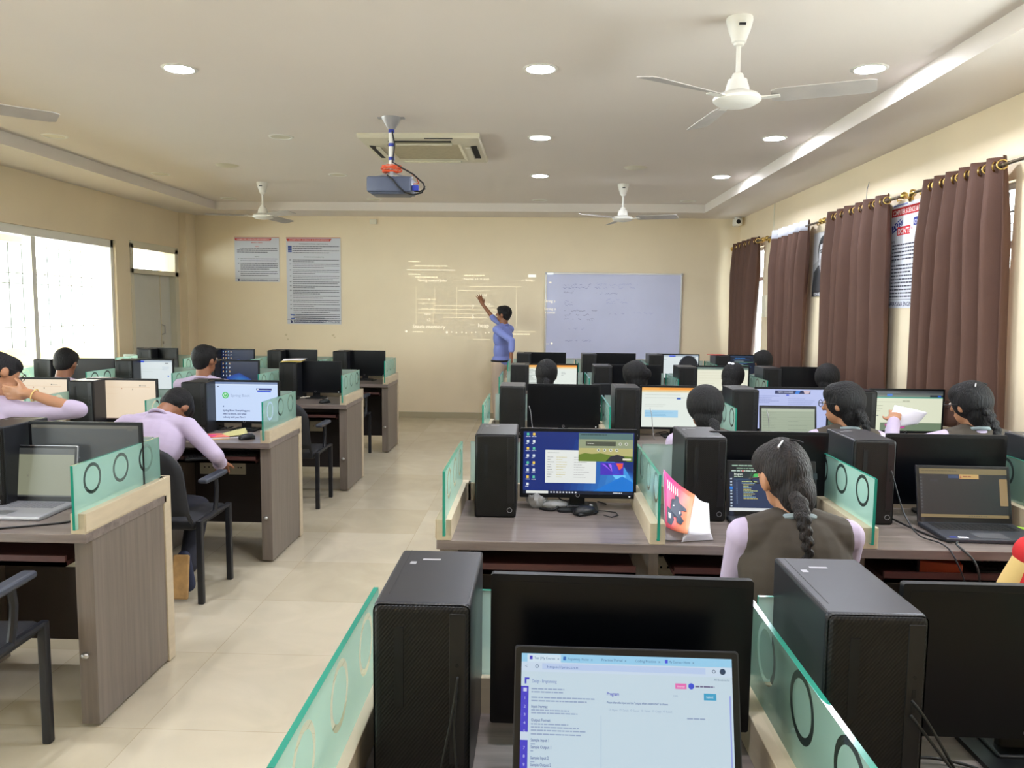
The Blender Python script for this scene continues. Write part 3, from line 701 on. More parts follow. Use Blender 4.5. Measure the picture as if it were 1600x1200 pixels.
# ------------------------------------------------------------------ desk rows
DW = .765
RY = [.94, 2.74, 4.68, 6.62, 8.50]; LY = [2.72, 4.66, 6.58, 8.42]
RDIV = [-.31, .435, 1.185, 1.93]; LDIV = [-2.39, -3.14, -3.89, -4.64]
def glass(parent, name, a, b, thin, m):
    """glass sheet with green polished edges; local origin at a"""
    mb = MB(); d = V(b)-V(a); mb.box((0,0,0), tuple(d))
    for i in range(6):
        etched, plain = (3, 5) if thin == 0 else (2, 4)
        mb.m[i] = 0 if i == etched else 2 if i == plain else 1
    return obj(name, mb, [m, M_gedge, M_glass], parent, a)
def desk_row(name, label, x0, x1, y0, divs, end):
    t = thing(name, label, 'computer desk', ((x0+x1)/2, y0, 0), 0, 'rows of computer desks'); X = (x0+x1)/2
    def P(n, mb, m, **k): return obj(n, mb, m, t, (-X, -y0, 0), **k)
    P('worktop', MB().box((x0, y0, .730), (x1, y0+.62, DW)), M_top, bevel=.003)
    s = end; xo = x0 if s < 0 else x1; xi = xo - s*.075
    a, b = min(xo-s*.006, xi), max(xo-s*.006, xi)
    e = P('end_panel', MB().box((a, y0+.05, .012), (b, y0+.60, .730)), M_side, bevel=.002)
    obj('knob', MB().cyl(((a+b)/2, y0+.05, .29), ((a+b)/2, y0+.035, .29), .006).ell(((a+b)/2, y0+.03, .29), (.015,.011,.012)), M_steel, e, smooth=True)
    P('end_upright', MB().box((min(xo, xi), y0+.60, .005), (max(xo, xi), y0+.66, .842)), M_beech, bevel=.002)
    P('end_rail', MB().box((min(xo, xo-s*.055), y0, DW), (max(xo, xo-s*.055), y0+.60, .842)).box((xo-.004 if s < 0 else xo, y0, .772), (xo if s < 0 else xo+.004, y0+.6, .842)), M_beech, bevel=.002)
    gx = xo - s*.03
    def gl(x): 
        g = glass(t, 'glass_divider', (x-.005-X, -.02, .785), (x+.005-X, .62, 1.022), 0, M_frost)
    gl(gx)
    for d in divs:
        if abs(d-gx) < .1: continue
        P('divider_rail', MB().box((d-.028, y0, DW), (d+.028, y0+.60, .842)), M_beech, bevel=.002); gl(d)
        P('leg_panel', MB().box((d-.018, y0+.08, .01), (d+.018, y0+.60, .730)), M_side)
    P('back_rail', MB().box((x0+.01, y0+.60, DW-.03), (x1-.01, y0+.645, .842)) if s > 0 else MB().box((x0+.06, y0+.60, DW-.03), (x1, y0+.645, .842)), M_beech, bevel=.002)
    ds = sorted(set([x0+.03]+divs+[x1-.03])); 
    for p0, p1 in zip(ds, ds[1:]):
        if p1-p0 < .2: continue
        glass(t, 'glass_back', (p0+.02-X, .615, .842), (p1-.02-X, .623, 1.022), 1, M_frost0)
        xm = (p0+p1)/2
        P('keyboard_tray', MB().box((p0+.07, y0+.03, .632), (p1-.07, y0+.36, .650)).box((p0+.07, y0+.03, .632), (p1-.07, y0+.042, .672)), M_tray)
        sk = P('socket_plate', MB().rbox((xm-.30, y0+.575, .44), (xm-.16, y0+.59, .535), .003).rbox((xm-.10, y0+.575, .44), (xm+.02, y0+.59, .535), .003), M_ivory)
        k = MB()
        for q in (-.265,-.235,-.205,-.185,-.065,-.03,-.01): k.cyl((xm+q, y0+.5755, .49), (xm+q, y0+.574, .49), .005, n=8)
        k.rbox((xm-.16, y0+.55, .47), (xm-.12, y0+.59, .51), .004); obj('socket_hole', k, M_dark, sk)
    P('modesty_panel', MB().box((x0+.06, y0+.592, .10), (x1-.06, y0+.602, .730)), mat('dark_wood_board_%s' % name, (52,44,42), .6) if False else M_tray2)
    return t
M_tray2 = mat('dark_brown_board', (58,50,47), .6, noise=.06)
rown0 = {'R': ['nearest right row', 'second right row', 'third right row', 'fourth right row', 'farthest right row'], 'L': ['nearest left row', 'second left row', 'third left row', 'farthest left row']}
ordn = ['nearest the camera', 'second from the camera', 'third from the camera', 'fourth from the camera', 'fifth, next to the whiteboard wall']
for i, y in enumerate(RY): desk_row('computer_desk', 'row of grey computer desks with green glass dividers, the %s' % rown0['R'][i], -.36, 2.76, y, RDIV, -1)
for i, y in enumerate(LY): desk_row('computer_desk', 'row of grey computer desks with green glass dividers, the %s' % rown0['L'][i], -4.95, -1.64, y, LDIV, 1)

# ------------------------------------------------------------------ devices
M_bez = mat('black_bezel', (12,13,16), .5, spec=.3)
def make_monitor():
    t = thing('monitor', 'x', 'monitor', (0,0,0), 0, 'black desktop monitors')
    w, z0, z1 = .2425, .050, .342
    obj('bezel', MB().rbox((-w, -.02, z0), (w, -.004, z1), .005, axis=1), M_bez, t)
    obj('rear_cover', MB().rbox((-w+.01, -.006, z0+.01), (w-.01, .012, z1-.01), .006).rbox((-.12, .008, z0+.05), (.12, .035, z1-.05), .015), M_blackm, t)
    obj('neck', MB().rbox((-.032, .010, .01), (.032, .03, .16), .004), M_blackm, t)
    obj('foot', MB().rbox((-.085, -.075, 0), (.085, .085, .010), .02, axis=2).rbox((-.05,-.02,.008),(.05,.06,.016),.006), M_black, t)
    e = obj('power_led', MB().box((w-.03, -.0206, z0+.008), (w-.024, -.02, z0+.010)), M_led, t)
    l = MB(); l.tube([(.0075*math.cos(a*PI/8), -.0206, z0+.0115+.0075*math.sin(a*PI/8)) for a in range(16)], .0008, 4, closed=True); obj('logo', l, M_silver, t)
    return t
def make_tower():
    t = thing('computer_tower', 'x', 'computer tower', (0,0,0), 0, 'black desktop computer towers')
    w = .0825
    obj('case', MB().rbox((-w, -.142, 0), (w, .15, .337), .006), M_case, t)
    f = obj('front_panel', MB().rbox((-w, -.155, 0), (w, -.138, .338), .012, seg=4), M_carbon, t)
    obj('port_strip', MB().rbox((.048, -.1568, .06), (.075, -.154, .325), .001), M_black, t)
    obj('drive_slot', MB().box((-.046, -.1565, .16), (-.030, -.1545, .30)), M_dark, t)
    obj('port', MB().box((.058, -.1575, .20), (.064, -.1565, .214)).box((.058, -.1575, .175), (.064, -.1565, .189)).cyl((.061,-.157,.235),(.061,-.1578,.235),.003,n=8), M_dark, t)
    l = MB().tube([(.058+.0095*math.cos(a*PI/10), -.1572, .032+.0095*math.sin(a*PI/10)) for a in range(20)], .001, 4, closed=True); obj('logo', l, M_silver, t)
    obj('seam', MB().box((-w+.018, -.1, .3371), (-w+.0195, .145, .3375)), M_black, t)
    obj('sticker', MB().box((-w+.028, .06, .3371), (-w+.040, .075, .3374)).box((-w+.05, .085, .3371), (-w+.085, .094, .3374)), M_silver, t)
    return t
def make_mouse():
    t = thing('computer_mouse', 'x', 'computer mouse', (0,0,0), 0, 'black computer mice')
    obj('shell', MB().ell((0,0,.012), (.031,.054,.024), n=20, m=12).rbox((-.028,-.048,0),(.028,.048,.014),.008), M_black, t, smooth=True)
    obj('wheel', MB().cyl((-.004,.03,.033),(.004,.03,.033),.006,n=12), M_silver, t, smooth=True)
    obj('cable', MB().tube([(0,.05,.01),(.01,.09,.005),(.05,.12,.004),(.09,.10,.004),(.10,.06,.004),(.06,.05,.004)], .0022, 6), M_rubber, t, smooth=True)
    return t
def make_laptop(lidw=.36, lidh=.235, dark=True, open_=100, name='laptop', screen=None, label='', loc=(0,0,0), rz=0, group=None, noled=False):
    """origin at the hinge line on the desk, keyboard towards -Y"""
    t = thing('laptop', label, 'laptop', loc, rz, group); w = lidw/2; body = M_lapd if dark else M_silver
    D = lidh+.005
    obj('base', MB().rbox((-w, -D, 0), (w, .005, .017), .006), body, t)
    k = MB()
    for r in range(5):
        for c in range(15): k.rbox((-w+.03+c*(lidw-.06)/15, -.035-r*.019, .0165), (-w+.03+(c+.88)*(lidw-.06)/15, -.035-r*.019+.0165, .0185), .001, seg=1)
    obj('keyboard', k, M_black if dark else mat('silver_keys', (120,120,124), .5), t)
    obj('trackpad', MB().box((-.055, -D+.015, .0168), (.055, -D+.085, .0176)), mat('trackpad_grey', (86,86,90), .4) if dark else M_alu, t)
    obj('palm_sticker', MB().box((-w+.02, -D+.012, .0170), (-w+.045, -D+.026, .0174)), M_bluep, t)
    obj('palm_sticker', MB().box((-w+.05, -D+.012, .0170), (-w+.085, -D+.026, .0174)), M_paper, t)
    a = math.radians(open_-90); T = Matrix.Translation((0, 0, .014)) @ Matrix.Rotation(-a, 4, 'X')
    lid = obj('lid', MB().rbox((-w, -.004, 0), (w, .004, lidh), .004, axis=1, seg=4), body, t); lid.matrix_local = T
    obj('lid_bezel', MB().rbox((-w+.002, -.0046, .003), (w-.002, -.003, lidh-.002), .006, axis=1), M_black, lid)
    mx = .012
    if screen:
        p = Pic((lidw-2*mx)*1000, (lidh-.034)*1000, (20,22,26)); SCRN[screen](p); p.make('screen', M_scr, lid, (0, -.0048, .022))
    else: obj('screen', MB().box((-w+mx, -.005, .022), (w-mx, -.0047, lidh-.012)), M_off, lid)
    obj('hinge', MB().cyl((-w*.8, 0, .012), (w*.8, 0, .012), .006), body, t, smooth=True)
    return t
M_lapd = mat('dark_grey_laptop_shell', (62,64,72), .4, metal=.3)

# ---- what the screens show (canvas in millimetres, 455 x 256 for a monitor)
def s_desktop(p):
    w, h = p.w, p.h
    p.rect(0, 0, w, h, (10,42,120))
    for i in range(10): q = i/10; p.poly([(w*1.0,h*(.62+.02*i)), (w*(.42+.055*i), h*(.05+.055*i)), (w*(.30+.06*i), h), (w, h)], (int(10+6*i), int(44+12*i), int(122+12*i)))
    p.poly([(w*.80,h*.66),(w*.93,h*.68),(w*.93,h*.76),(w*.84,h*.74)], (110,200,255)); p.poly([(w*.90,h*.70),(w,h*.80),(w,h*.98),(w*.6,h*.98)], (20,120,215))
    p.rect(w*.70, h*.48, w*.21, h*.20, (74,50,190)); 
    for i, c in enumerate(((150,90,240),(40,40,150),(170,110,250),(60,70,210))): p.poly([(w*(.71+.03*i),h*.50),(w*(.73+.03*i),h*.50),(w*(.88),h*.66),(w*(.84-.01*i),h*.67)], c)
    p.poly([(w*.84,h*.49),(w*.905,h*.49),(w*.90,h*.56),(w*.87,h*.60)], (240,90,70))
    p.rect(w*.20, h*.29, w*.46, h*.53, (232,236,232)); p.dashes(w*.22, h*.33, w*.2, 1, 8, 2, (130,130,130), seed=1)
    for i in range(9): p.dashes(w*.22, h*(.40+.04*i), w*.06, 1, 8, 2.2, (120,120,120), seed=i); p.dashes(w*.30, h*(.40+.04*i), w*.10, 1, 8, 2.2, (205,195,120), seed=i+20); p.dashes(w*.46, h*(.40+.04*i), w*.15, 1, 8, 2.2, (170,170,170), seed=i+40)
    p.rect(w*.50, h*.01, w*.49, h*.455, (188,182,120)); p.rect(w*.50, h*.01, w*.49, h*.10, (90,122,120)); p.rect(w*.50, h*.11, w*.49, h*.14, (150,160,128))
    p.dashes(w*.52, h*.03, w*.24, 1, 8, 3.6, (40,60,62), seed=2); p.rect(w*.565, h*.145, w*.27, h*.07, (80,84,70)); p.dashes(w*.58, h*.17, w*.1, 1, 8, 3, (230,230,220), seed=4)
    for x, y in ((.875,.18),(.93,.18),(.68,.28),(.735,.28),(.79,.28),(.845,.28)): p.disc(w*x, h*y, 6.5, (225,228,214)); p.disc(w*x, h*y, 3.6, (120,128,110))
    p.poly([(w*.50,h*.36),(w*.56,h*.33),(w*.62,h*.345),(w*.70,h*.33),(w*.78,h*.36),(w*.99,h*.38),(w*.99,h*.465),(w*.50,h*.465)], (104,128,44)); p.poly([(w*.745,h*.465),(w*.79,h*.38),(w*.85,h*.35),(w*.91,h*.38),(w*.94,h*.465)], (44,44,52)); p.rect(w*.90, h*.41, w*.075, h*.032, (226,224,200))
    for cx_ in (.03, .085):
        for r in range(8 if cx_ < .05 else 7):
            y = h*(.02+.115*r); c = ((214,228,238),(90,190,160),(230,236,240),(238,200,80))[(r*3+int(cx_*40)) % 4]
            p.rect(w*cx_, y, 10, 11, c); p.dashes(w*cx_-4, y+14, 20, 1, 8, 2.4, (235,240,250), seed=r)
    p.rect(0, h*.945, w, h*.055, (14,24,44)); p.rect(w*.03, h*.952, w*.20, h*.042, (228,230,226))
    p.bars([(w*(.25+.028*i), h*.96, 6, 6) for i in range(9)], (220,225,235)); p.dashes(w*.82, h*.963, w*.14, 1, 8, 4, (220,225,235), seed=8)
def s_win10(p):
    w, h = p.w, p.h; p.rect(0, 0, w, h, (16,30,62)); rg = random.Random(4)
    for i in range(8): p.poly([(w*(.36+.06*i),h*(.55+.03*i)),(w*.62,h*(.40+.05*i)),(w*.86,h*(.62+.02*i)),(w*.86,h),(w*(.40+.04*i),h)], (10+4*i, 60+16*i, 150+13*i))
    p.rect(w*.86, 0, w*.14, h, (26,34,60)); p.poly([(w*.5,h*.74),(w*.84,h*.66),(w*.84,h*.92),(w*.46,h*.92)], (60,170,235))
    for c in range(7):
        for r in range(6):
            if c > 4 and r > 3: continue
            p.rect(w*(.03+.065*c), h*(.05+.14*r), 9, 9, rg.choice(((225,232,240),(150,200,230),(230,190,120),(200,214,228)))); p.dashes(w*(.03+.065*c)-3, h*(.05+.14*r)+12, 16, 1, 8, 2.4, (225,230,240), seed=c*9+r)
    p.rect(0, h*.93, w, h*.07, (10,14,26))
def s_spring(p):
    w, h = p.w, p.h; p.rect(0, 0, w, h, (204,224,255)); p.rect(0, 0, w, 14, (120,140,180)); p.rect(0, 14, w, 8, (220,234,255)); p.rect(0, 22, 14, h, (190,210,240)); 
    for i in range(14): p.rect(4, 34+i*14, 6, 7, (90,80,140))
    p.disc(105, 90, 22, (84,200,110)); p.ring(105, 90, 14, 4, (220,245,230)); p.rect(103, 74, 5, 14, (220,245,230)); p.text('Spring Boot', 140, 99, 26, (150,168,200), width=130)
    p.rect(315, 40, 105, 12, (30,44,120)); p.rect(322, 56, 92, 10, (50,90,220)); p.disc(326, 46, 5, (240,240,250)); p.rect(50, 28, 12, 5, (60,60,80)); p.rect(86, 160, 8, 8, (90,110,150))
    for i, s in enumerate(('Spring Boot: Everything you', 'need to know, and what', 'nobody told you. Part 1')): p.text(s, 84, 198+i*22, 17, (50,60,110), True, width=(185,160,152)[i])
def s_cream(p):
    w, h = p.w, p.h; p.rect(0, 0, w, h, (236,216,188)); p.dashes(8, 14, 140, 1, 6, 3, (210,160,110), seed=1); p.dashes(10, 44, 420, 1, 6, 2, (220,180,140), seed=2, justify=True)
    p.rect(350, 30, 8, 8, (60,60,70)); p.dashes(362, 33, 60, 1, 6, 3, (110,110,110), seed=3)
    for x in (80, 225): p.rect(x, 50, 7, 9, (190,130,90))
    p.rect(300, 54, 5, 9, (80,60,50)); p.dashes(70, 90, 160, 2, 30, 2, (226,196,160), seed=5); p.rect(0, h-8, w, 8, (120,100,90)); p.bars([(110+i*12, h-7, 7, 5) for i in range(10)], (60,50,50))
def s_orange(p):
    w, h = p.w, p.h; p.rect(0, 0, w, h, (232,240,232)); p.rect(0, 0, w, 18, (250,180,90)); p.rect(w*.25, 2, w*.75, 10, (246,150,40)); p.rect(0, 18, w, 14, (244,226,180)); p.dashes(8, 22, 320, 1, 8, 3, (190,170,130), seed=2)
    p.dashes(20, 46, 400, 1, 9, 3, (190,200,190), seed=4); p.dashes(20, 66, 330, 1, 9, 3, (200,206,200), seed=5); p.rect(w*.50, 66, 26, 12, (50,100,190))
    p.rect(20, 150, 220, 48, (170,214,240)); p.dashes(26, 156, 190, 4, 10, 2.5, (120,180,215), seed=7); p.dashes(20, 112, 240, 2, 12, 3, (205,212,205), seed=8)
def s_orange2(p):
    s_orange(p); w, h = p.w, p.h; p.rect(18, 140, 240, 66, (232,240,232)); p.dashes(10, 40, 90, 14, 13, 4, (120,130,130), seed=4); p.dashes(w*.7, 60, 40, 3, 14, 4, (110,120,130), seed=5); p.rect(w*.86, h*.66, w*.12, h*.34, (40,34,34)); p.rect(w*.88, h*.76, w*.08, h*.2, (225,140,60))
def s_blue(p):
    w, h = p.w, p.h; p.rect(0, 0, w, h, (186,196,240)); p.rect(w*.26, 8, w*.5, 22, (34,44,90)); p.text('NEW COURSES', w*.30, 24, 14, (225,230,250), True, width=w*.22); p.poly([(w*.56,8),(w*.62,8),(w*.60,30),(w*.54,30)], (60,130,220)); p.poly([(w*.66,8),(w*.76,8),(w*.74,28),(w*.68,30)], (210,190,200))
    p.rect(w*.42, 34, 18, 9, (70,90,210)); p.dashes(10, 44, 140, 5, 11, 3, (130,140,190), seed=2); p.dashes(w*.45, 60, 190, 4, 13, 3, (150,160,205), seed=3)
def s_form(p):
    w, h = p.w, p.h; p.rect(0, 0, w, h, (226,230,204)); p.rect(0, 0, w, 14, (60,66,70)); p.rect(0, 14, w, 14, (92,100,98)); p.rect(0, 28, w*.82, 12, (120,130,120)); p.rect(w*.22, 20, 34, 16, (50,120,210)); p.rect(w*.82, 28, w*.18, 12, (40,46,56)); p.rect(w*.93, 29, 20, 9, (40,100,210)); p.rect(0, 40, w, 8, (72,160,140))
    p.dashes(10, 8, 300, 1, 8, 3, (150,156,160), seed=3); p.dashes(20, 72, 400, 1, 8, 2, (180,184,160), seed=4, justify=True); p.dashes(w*.44, 64, 60, 1, 8, 5, (150,154,130), seed=5)
    p.dashes(14, 96, 70, 3, 18, 3, (150,154,130), seed=6); p.dashes(14, 160, 60, 1, 8, 7, (90,96,100), seed=9); p.rect(w*.14, h*.80, w*.86, h*.20, (110,130,104)); p.poly([(w*.20,h*.84),(w*.28,h*.80),(w*.36,h*.83),(w*.44,h*.80),(w*.50,h*.86),(w*.48,h*.94),(w*.24,h*.94)], (200,60,150))
def s_white(p):
    w, h = p.w, p.h; p.rect(0, 0, w, h, (222,232,234)); p.rect(0, 0, w, 16, (170,184,196)); p.rect(w*.28, 4, 70, 16, (60,90,220)); p.rect(w*.86, 22, 30, 8, (120,124,130)); p.dashes(10, 40, 110, 2, 10, 3, (120,130,130), seed=1); p.dashes(10, 80, 380, 4, 22, 2, (190,200,196), seed=2); p.disc(w*.92, h*.55, 7, (50,110,220)); p.dashes(w*.8, 60, 70, 3, 12, 3, (150,170,200), seed=6)
def s_cream2(p):
    w, h = p.w, p.h; p.rect(0, 0, w, h, (236,236,214)); p.rect(0, 0, w, 18, (88,110,104)); p.dashes(8, 6, 300, 1, 8, 4, (150,170,160), seed=1); p.dashes(20, 50, 300, 5, 24, 2.5, (210,206,180), seed=2); p.rect(0, 18, w, 10, (206,214,190))
def s_code(p):
    w, h = p.w, p.h; p.rect(0, 0, w, h, (18,28,46)); p.rect(0, 0, w, 12, (40,60,90)); p.dashes(w*.16, 24, 120, 1, 8, 6, (60,140,220), seed=2)
    for i in range(14): p.dashes(w*.12+(i % 4)*14, 44+i*13, 200, 1, 8, 4, ((90,140,200),(180,190,200),(120,180,140))[i % 3], seed=i)
    p.rect(0, 12, 24, h, (30,40,58)); p.bars([(6, 24+i*20, 11, 9) for i in range(9)], (150,160,175))
def s_codelap(p):
    w, h = p.w, p.h; p.rect(0, 0, w, h, (34,52,88)); p.rect(0, 0, w, 36, (14,20,24)); p.dashes(12, 7, 200, 1, 8, 5, (150,180,160), seed=1); p.dashes(30, 18, 220, 1, 8, 5, (120,150,130), seed=2); p.rect(0, 27, w, 9, (20,32,30)); p.dashes(10, 28, 240, 1, 8, 5, (190,210,200), seed=3); p.rect(52, 28, 6, 6, (210,60,60))
    p.rect(0, 36, 16, h, (24,34,56)); p.bars([(4, 60+i*12, 8, 6) for i in range(10)], (180,196,214)); p.rect(2, 94, 12, 11, (40,130,230)); p.rect(16, 36, w, 24, (26,44,50)); p.text('Program', 20, 48, 12, (225,235,225), True, width=34); p.dashes(20, 52, 44, 1, 8, 3, (180,200,180), seed=5)
    p.rect(84, 38, 40, 20, (30,90,60)); p.rect(98, 42, 26, 13, (70,190,90)); p.rect(20, 62, 70, 6, (50,76,100))
    for i in range(12): p.dashes(50+(6 if i > 1 else 0), 72+i*6.2, (90,120,60,30,54,60,58,60,62,60,60,60)[i], 1, 8, 2.8, ((196,206,130),(150,190,210),(214,200,110))[i % 3], seed=i+9, justify=True)
    p.bars([(28, 70+i*8, 5, 3) for i in range(12)], (120,140,170)); p.rect(0, h-12, w, 12, (222,226,228)); p.rect(w*.9, 38, w*.1, 60, (60,60,58)); p.bars([(w*.92, 12+i*9, 9, 4) for i in range(8)], (210,170,90))
def s_off_reflection(p):  # switched-off screen: grey window reflection painted in, with faint text
    w, h = p.w, p.h; p.rect(0, 0, w, h, (66,70,70)); p.rect(0, 0, w, 14, (92,90,80)); p.dashes(6, 4, 36, 1, 8, 6, (110,110,100), seed=1); p.rect(w*.9, 4, 20, 18, (88,86,78)); p.rect(w*.32, h*.34, 9, 12, (150,152,158)); p.dashes(w*.31, h*.52, 62, 2, 10, 4, (140,142,150), seed=3, justify=True); p.dashes(w*.31, h*.68, 54, 2, 14, 3, (120,124,132), seed=5)
def s_olive(p):
    w, h = p.w, p.h; p.rect(0, 0, w, h, (132,134,112)); p.rect(0, 0, w, 26, (56,58,56)); p.rect(w*.47, h*.55, 8, 9, (118,118,100)); p.rect(0, h-6, w, 6, (60,62,60))
def s_sheet(p):
    w, h = p.w, p.h; p.rect(0, 0, w, h, (160,172,150)); p.rect(0, 0, w, 8, (60,66,66)); p.rect(0, 8, w, 16, (178,188,166))
    for i in range(11): p.rect(0, 30+i*16, w, 1, (140,152,132)); p.dashes(8, 34+i*16, 90, 1, 8, 3, (130,142,124), seed=i)
    p.dashes(w*.5, 60, 120, 4, 26, 3, (130,142,124), seed=31)
def s_night(p):
    w, h = p.w, p.h; p.rect(0, 0, w, h, (30,30,34)); p.rect(0, 0, w, 22, (122,108,72)); p.dashes(8, 8, 260, 1, 8, 3, (80,70,50), seed=1); p.rect(w*.33, 24, w*.12, 14, (44,66,104)); p.rect(w*.46, 22, w*.22, 17, (196,160,96)); p.poly([(w*.475,25),(w*.485,37),(w*.465,37)], (170,60,50)); p.dashes(w*.50, 28, w*.16, 1, 8, 5, (150,90,60), seed=3)
    p.rect(w*.91, 38, w*.09, h*.55, (148,122,82)); p.rect(0, 22, 12, h, (38,38,42)); p.bars([(3, 34+i*13, 6, 5) for i in range(10)], (90,92,98)); p.rect(0, h-12, w, 12, (132,114,78)); p.bars([(w*.55+i*9, h-8, 4, 4) for i in range(8)], (60,60,50)); p.rect(w*.12, h*.22, 30, 10, (44,44,56))
def s_exam(p):
    w, h = p.w, p.h; k = w/361
    bg = (196,216,228); p.rect(0, 0, w, h, bg); p.rect(0, 0, w, 14*k, (150,205,236)); p.rect(10*k, 1*k, 58*k, 13*k, (206,226,240)); p.rect(0, 14*k, w, 16*k, (200,218,236)); p.rect(36*k, 16*k, 280*k, 10*k, (184,204,236))
    for i, t_ in enumerate(('Test | My Courses', 'Programming - Practice', 'Practice Portal', 'Coding Practice', 'My Courses - Home')): p.text(t_, (22+58*i)*k, 9.5*k, 6*k, (70,100,140), width=36*k); p.text('x', (62+58*i)*k, 9.5*k, 6*k, (60,80,120))
    p.rect(14*k, 4*k, 5*k, 6*k, (70,60,190)); p.rect(72*k, 4*k, 5*k, 6*k, (40,110,190)); p.rect(247*k, 4*k, 5*k, 6*k, (60,80,220)); p.text('https://practice', 44*k, 23.5*k, 6*k, (80,110,170), width=54*k); p.disc(345*k, 21*k, 5*k, (36,60,90)); p.text('<', 6*k, 24*k, 8*k, (90,110,140)); p.ring(27*k, 21*k, 3*k, 1*k, (90,110,140)); p.ring(330*k, 21*k, 3*k, 1*k, (60,80,110))
    p.rect(6*k, 40*k, 8*k, 10*k, (60,60,200)); p.rect(9*k, 43*k, 5*k, 7*k, bg); p.text('Design - Programming', 19*k, 48*k, 8*k, (90,110,180), width=42*k); p.text('All Bookmarks', 330*k, 36*k, 5*k, (90,110,140), width=26*k)
    p.rect(0, 54*k, 13*k, h, (66,60,196)); p.rect(0, 128*k, 13*k, 13*k, (200,216,232)); p.rect(4*k, 57*k, 6*k, 6*k, (200,205,240))
    for i, c in enumerate('12345 789'): 
        if c != ' ': p.text(c, 5*k, (76+13.3*i)*k, 7*k, (200,205,245))
    T = (146,164,194); TB = (96,114,162)
    p.dashes(18*k, 57*k, 108*k, 2, 5*k, 2.2*k, T, seed=1); p.dashes(18*k, 71*k, 112*k, 2, 5.4*k, 2.2*k, T, seed=2)
    p.text('Input Format', 18*k, 89*k, 7*k, TB, True, width=28*k); p.dashes(18*k, 91.5*k, 112*k, 2, 4.6*k, 2*k, T, seed=3); p.text('Output Format', 18*k, 111*k, 7*k, TB, True, width=33*k); p.dashes(18*k, 114*k, 110*k, 3, 5*k, 2.1*k, T, seed=4); p.dashes(18*k, 130*k, 108*k, 1, 5*k, 2.1*k, T, seed=5, justify=True)
    for y, s in ((143,'Sample Input 1'),(154,'Sample Output 1'),(171,'Sample Input 2'),(182,'Sample Output 2')): p.text(s, 18*k, y*k, 7*k, TB, True, width=(31 if 'In' in s else 35)*k); p.dashes(18*k, (y+3)*k, 8*k, 1, 5*k, 2*k, T, seed=int(y))
    p.text('Program', 147*k, 65*k, 8*k, (80,80,190), True, width=21*k); p.text('Please share the input and the "output when constructed" as shown', 147*k, 78*k, 5*k, TB, True, width=104*k)
    for i, t_ in enumerate(('Open', 'Compile', 'Execute', 'Validate', 'Copy', 'Reset')): p.ring((152+18.5*i)*k, 88*k, 1.6*k, .5*k, T, 10); p.text(t_, (155.5+18.5*i)*k, 90*k, 5*k, T, width=10*k)
    p.rect(264*k, 42*k, 19*k, 9*k, (226,110,180)); p.text('Attempt', 267*k, 48.4*k, 4.5*k, (245,230,245), width=13*k); p.disc(291*k, 46*k, 5*k, (60,80,210)); p.text('Submit', 316*k, 65*k, 5*k, (230,245,250), width=12*k); p.dashes(298*k, 45*k, 46*k, 1, 5*k, 2.4*k, (100,90,130), seed=9, justify=True)
    p.rect(312*k, 57*k, 21*k, 11*k, (60,160,200)); p.text('Submit', 316*k, 64.5*k, 5.5*k, (230,245,250), width=12*k); p.text('100%', 260*k, 64*k, 4.5*k, T, width=8*k); p.rect(137*k, 98*k, .8*k, h, (160,185,210)); p.rect(355*k, 60*k, 2.4*k, h, (150,160,225)); p.dashes(283*k, 97*k, 60*k, 1, 5*k, 2.4*k, T, seed=14)
SCRN = dict(desktop=s_desktop, win10=s_win10, spring=s_spring, cream=s_cream, orange=s_orange, orange2=s_orange2, blue=s_blue, form=s_form, white=s_white, cream2=s_cream2, code=s_code, codelap=s_codelap, dim=s_off_reflection, olive=s_olive, sheet=s_sheet, night=s_night, exam=s_exam)
DESC = dict(desktop='showing two windows on blue', win10='showing blue icon desktop', spring='showing round green logo', cream='showing cream page', orange='showing orange bar page', orange2='showing orange bar page', blue='showing pale blue page', form='showing teal bar page', white='showing white page', cream2='showing cream page', code='showing dark code', dim='with painted window reflection')
MON = make_monitor(); TOW = make_tower(); MOU = make_mouse()
PROTO = []
def station(side, r, s):
    y0 = (RY if side == 'R' else LY)[r]; L_ = (RDIV if side == 'R' else LDIV)[s if side == 'R' else s]
    return L_, y0
sname = {'R': ['at the aisle end', 'second from the aisle', 'third from the aisle', 'at the curtain end'], 'L': ['at the aisle end', 'second from the aisle', 'third from the aisle', 'at the wall end']}
rown = {'R': ['nearest right row', 'second right row', 'third right row', 'fourth right row', 'farthest right row'], 'L': ['nearest left row', 'second left row', 'third left row', 'farthest left row']}
CONT = {('R',1,0):'desktop', ('R',2,1):'orange', ('R',2,2):'blue', ('R',2,3):'form', ('R',3,0):'orange2', ('R',3,2):'cream2', ('R',4,2):'white', ('R',4,3):'code',
        ('L',0,0):'dim', ('L',1,0):'spring', ('L',1,1):'cream', ('L',1,2):'cream', ('L',2,1):'win10', ('L',2,2):'white', ('L',3,2):'win10'}
